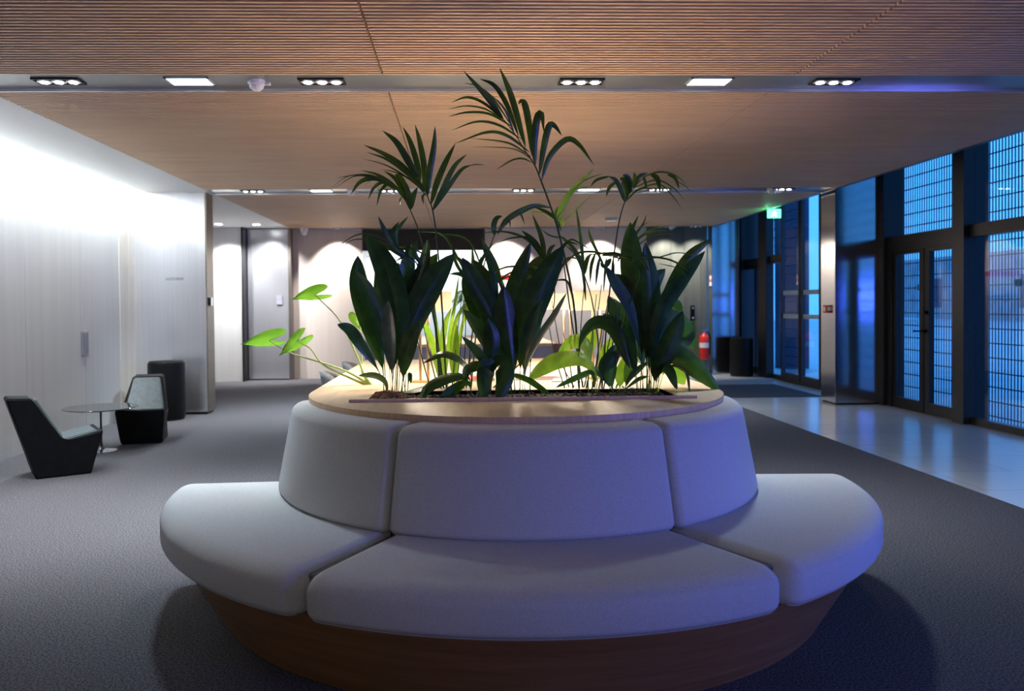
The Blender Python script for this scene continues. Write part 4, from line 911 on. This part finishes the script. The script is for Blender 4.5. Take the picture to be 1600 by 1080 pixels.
sheet(.05, 5.1, .2, .14, .006, -6, 'paper', 'open white magazine with red stripe, behind the red one', band=.4)
sheet(.36, 5.0, .16, .11, .02, 10, 'paper', 'white brochure stack with red stripe in the table middle', band=.5)
sheet(.44, 4.60, .13, .03, .015, 2, 'red', 'long flat red booklet on the table in front of the white brochures')
sheet(.62, 4.5, .1, .08, .004, -12, 'paper', 'white leaflet lying on the table right of the red booklet')
tag(MB().lathe([(.05, 0), (.055, .004), (.055, .03), (.05, .03), (.05, .006)], (-.05, 4.75, .8702), 32).build('glass_dish', M['chrome'], None, True), 'small shiny dish on the table beside the left brass lamp', 'dish')

# chairs at the long table (their backs rise above the top)
def shell_chair(x, y, rz, label):
    t = empty('shell_chair', (x, y, 0), label, 'chair', None, R(rz))
    b = MB(); rows = []                                   # curved back shell, faces +x
    for k in range(13):
        z = .46 + .44 * k / 12; hw = .21 * (1 - .9 * max(0, (k / 12 - .55)) ** 2 * 2); lx = -.16 - .09 * k / 12
        rows.append([b.bm.verts.new((lx + .10 * (j / 6 - 1) ** 2, hw * (j / 6 - 1), z - .03 * (j / 6 - 1) ** 4 * (k / 12))) for j in range(13)])
    for p, q_ in zip(rows, rows[1:]):
        for j in range(12): b.bm.faces.new((p[j], p[j + 1], q_[j + 1], q_[j]))
    bk = b.build('backrest', M['chairgrey'], t, True); md = bk.modifiers.new('s', 'SOLIDIFY'); md.thickness = .022
    b = MB(); rows = []
    for k in range(10):
        z = .50 + .34 * k / 9; lx = -.145 - .07 * k / 9
        rows.append([b.bm.verts.new((lx + .09 * (j / 5 - 1) ** 2, .17 * (j / 5 - 1), z)) for j in range(11)])
    for p, q_ in zip(rows, rows[1:]):
        for j in range(10): b.bm.faces.new((p[j], p[j + 1], q_[j + 1], q_[j]))
    bk = b.build('back_pad', M['chairbeige'], t, True); md = bk.modifiers.new('s', 'SOLIDIFY'); md.thickness = .02
    MB().box(-.17, .22, -.21, .21, .43, .485, .02, 3).build('seat', M['chairbeige'], t, True)
    for sx, sy in ((-.16, -.16), (-.16, .16), (.17, -.16), (.17, .16)):
        MB().tube([(sx, sy, .44), (sx * 1.15, sy * 1.15, 0)], [.016, .011]).build('leg', M['frame'], t, True)
shell_chair(-.62, 5.02, 8, 'grey shell chair with beige pad at the left side of the table, nearer one')
shell_chair(-.60, 5.82, 0, 'grey shell chair at the left side of the table, farther one')

# reception desk behind
t = empty('reception_desk', (0, 9.0, 0), 'grey fronted desk with a pale wood top behind the communal table', 'desk')
MB().box(-.56, 1.05, .03, .08, 0, .83).build('front_panel', M['greyp'], t)
MB().box(-.60, 1.08, 0, 2.6, .83, .865, .004).build('worktop', M['tabletop'], t)
MB().box(1.05, 1.19, .0, .9, 0, .86, .003).build('side_panel', M['brown'], t)
MB().box(-.56, -.50, .08, 2.5, 0, .83).build('side_panel', M['greyp'], t)
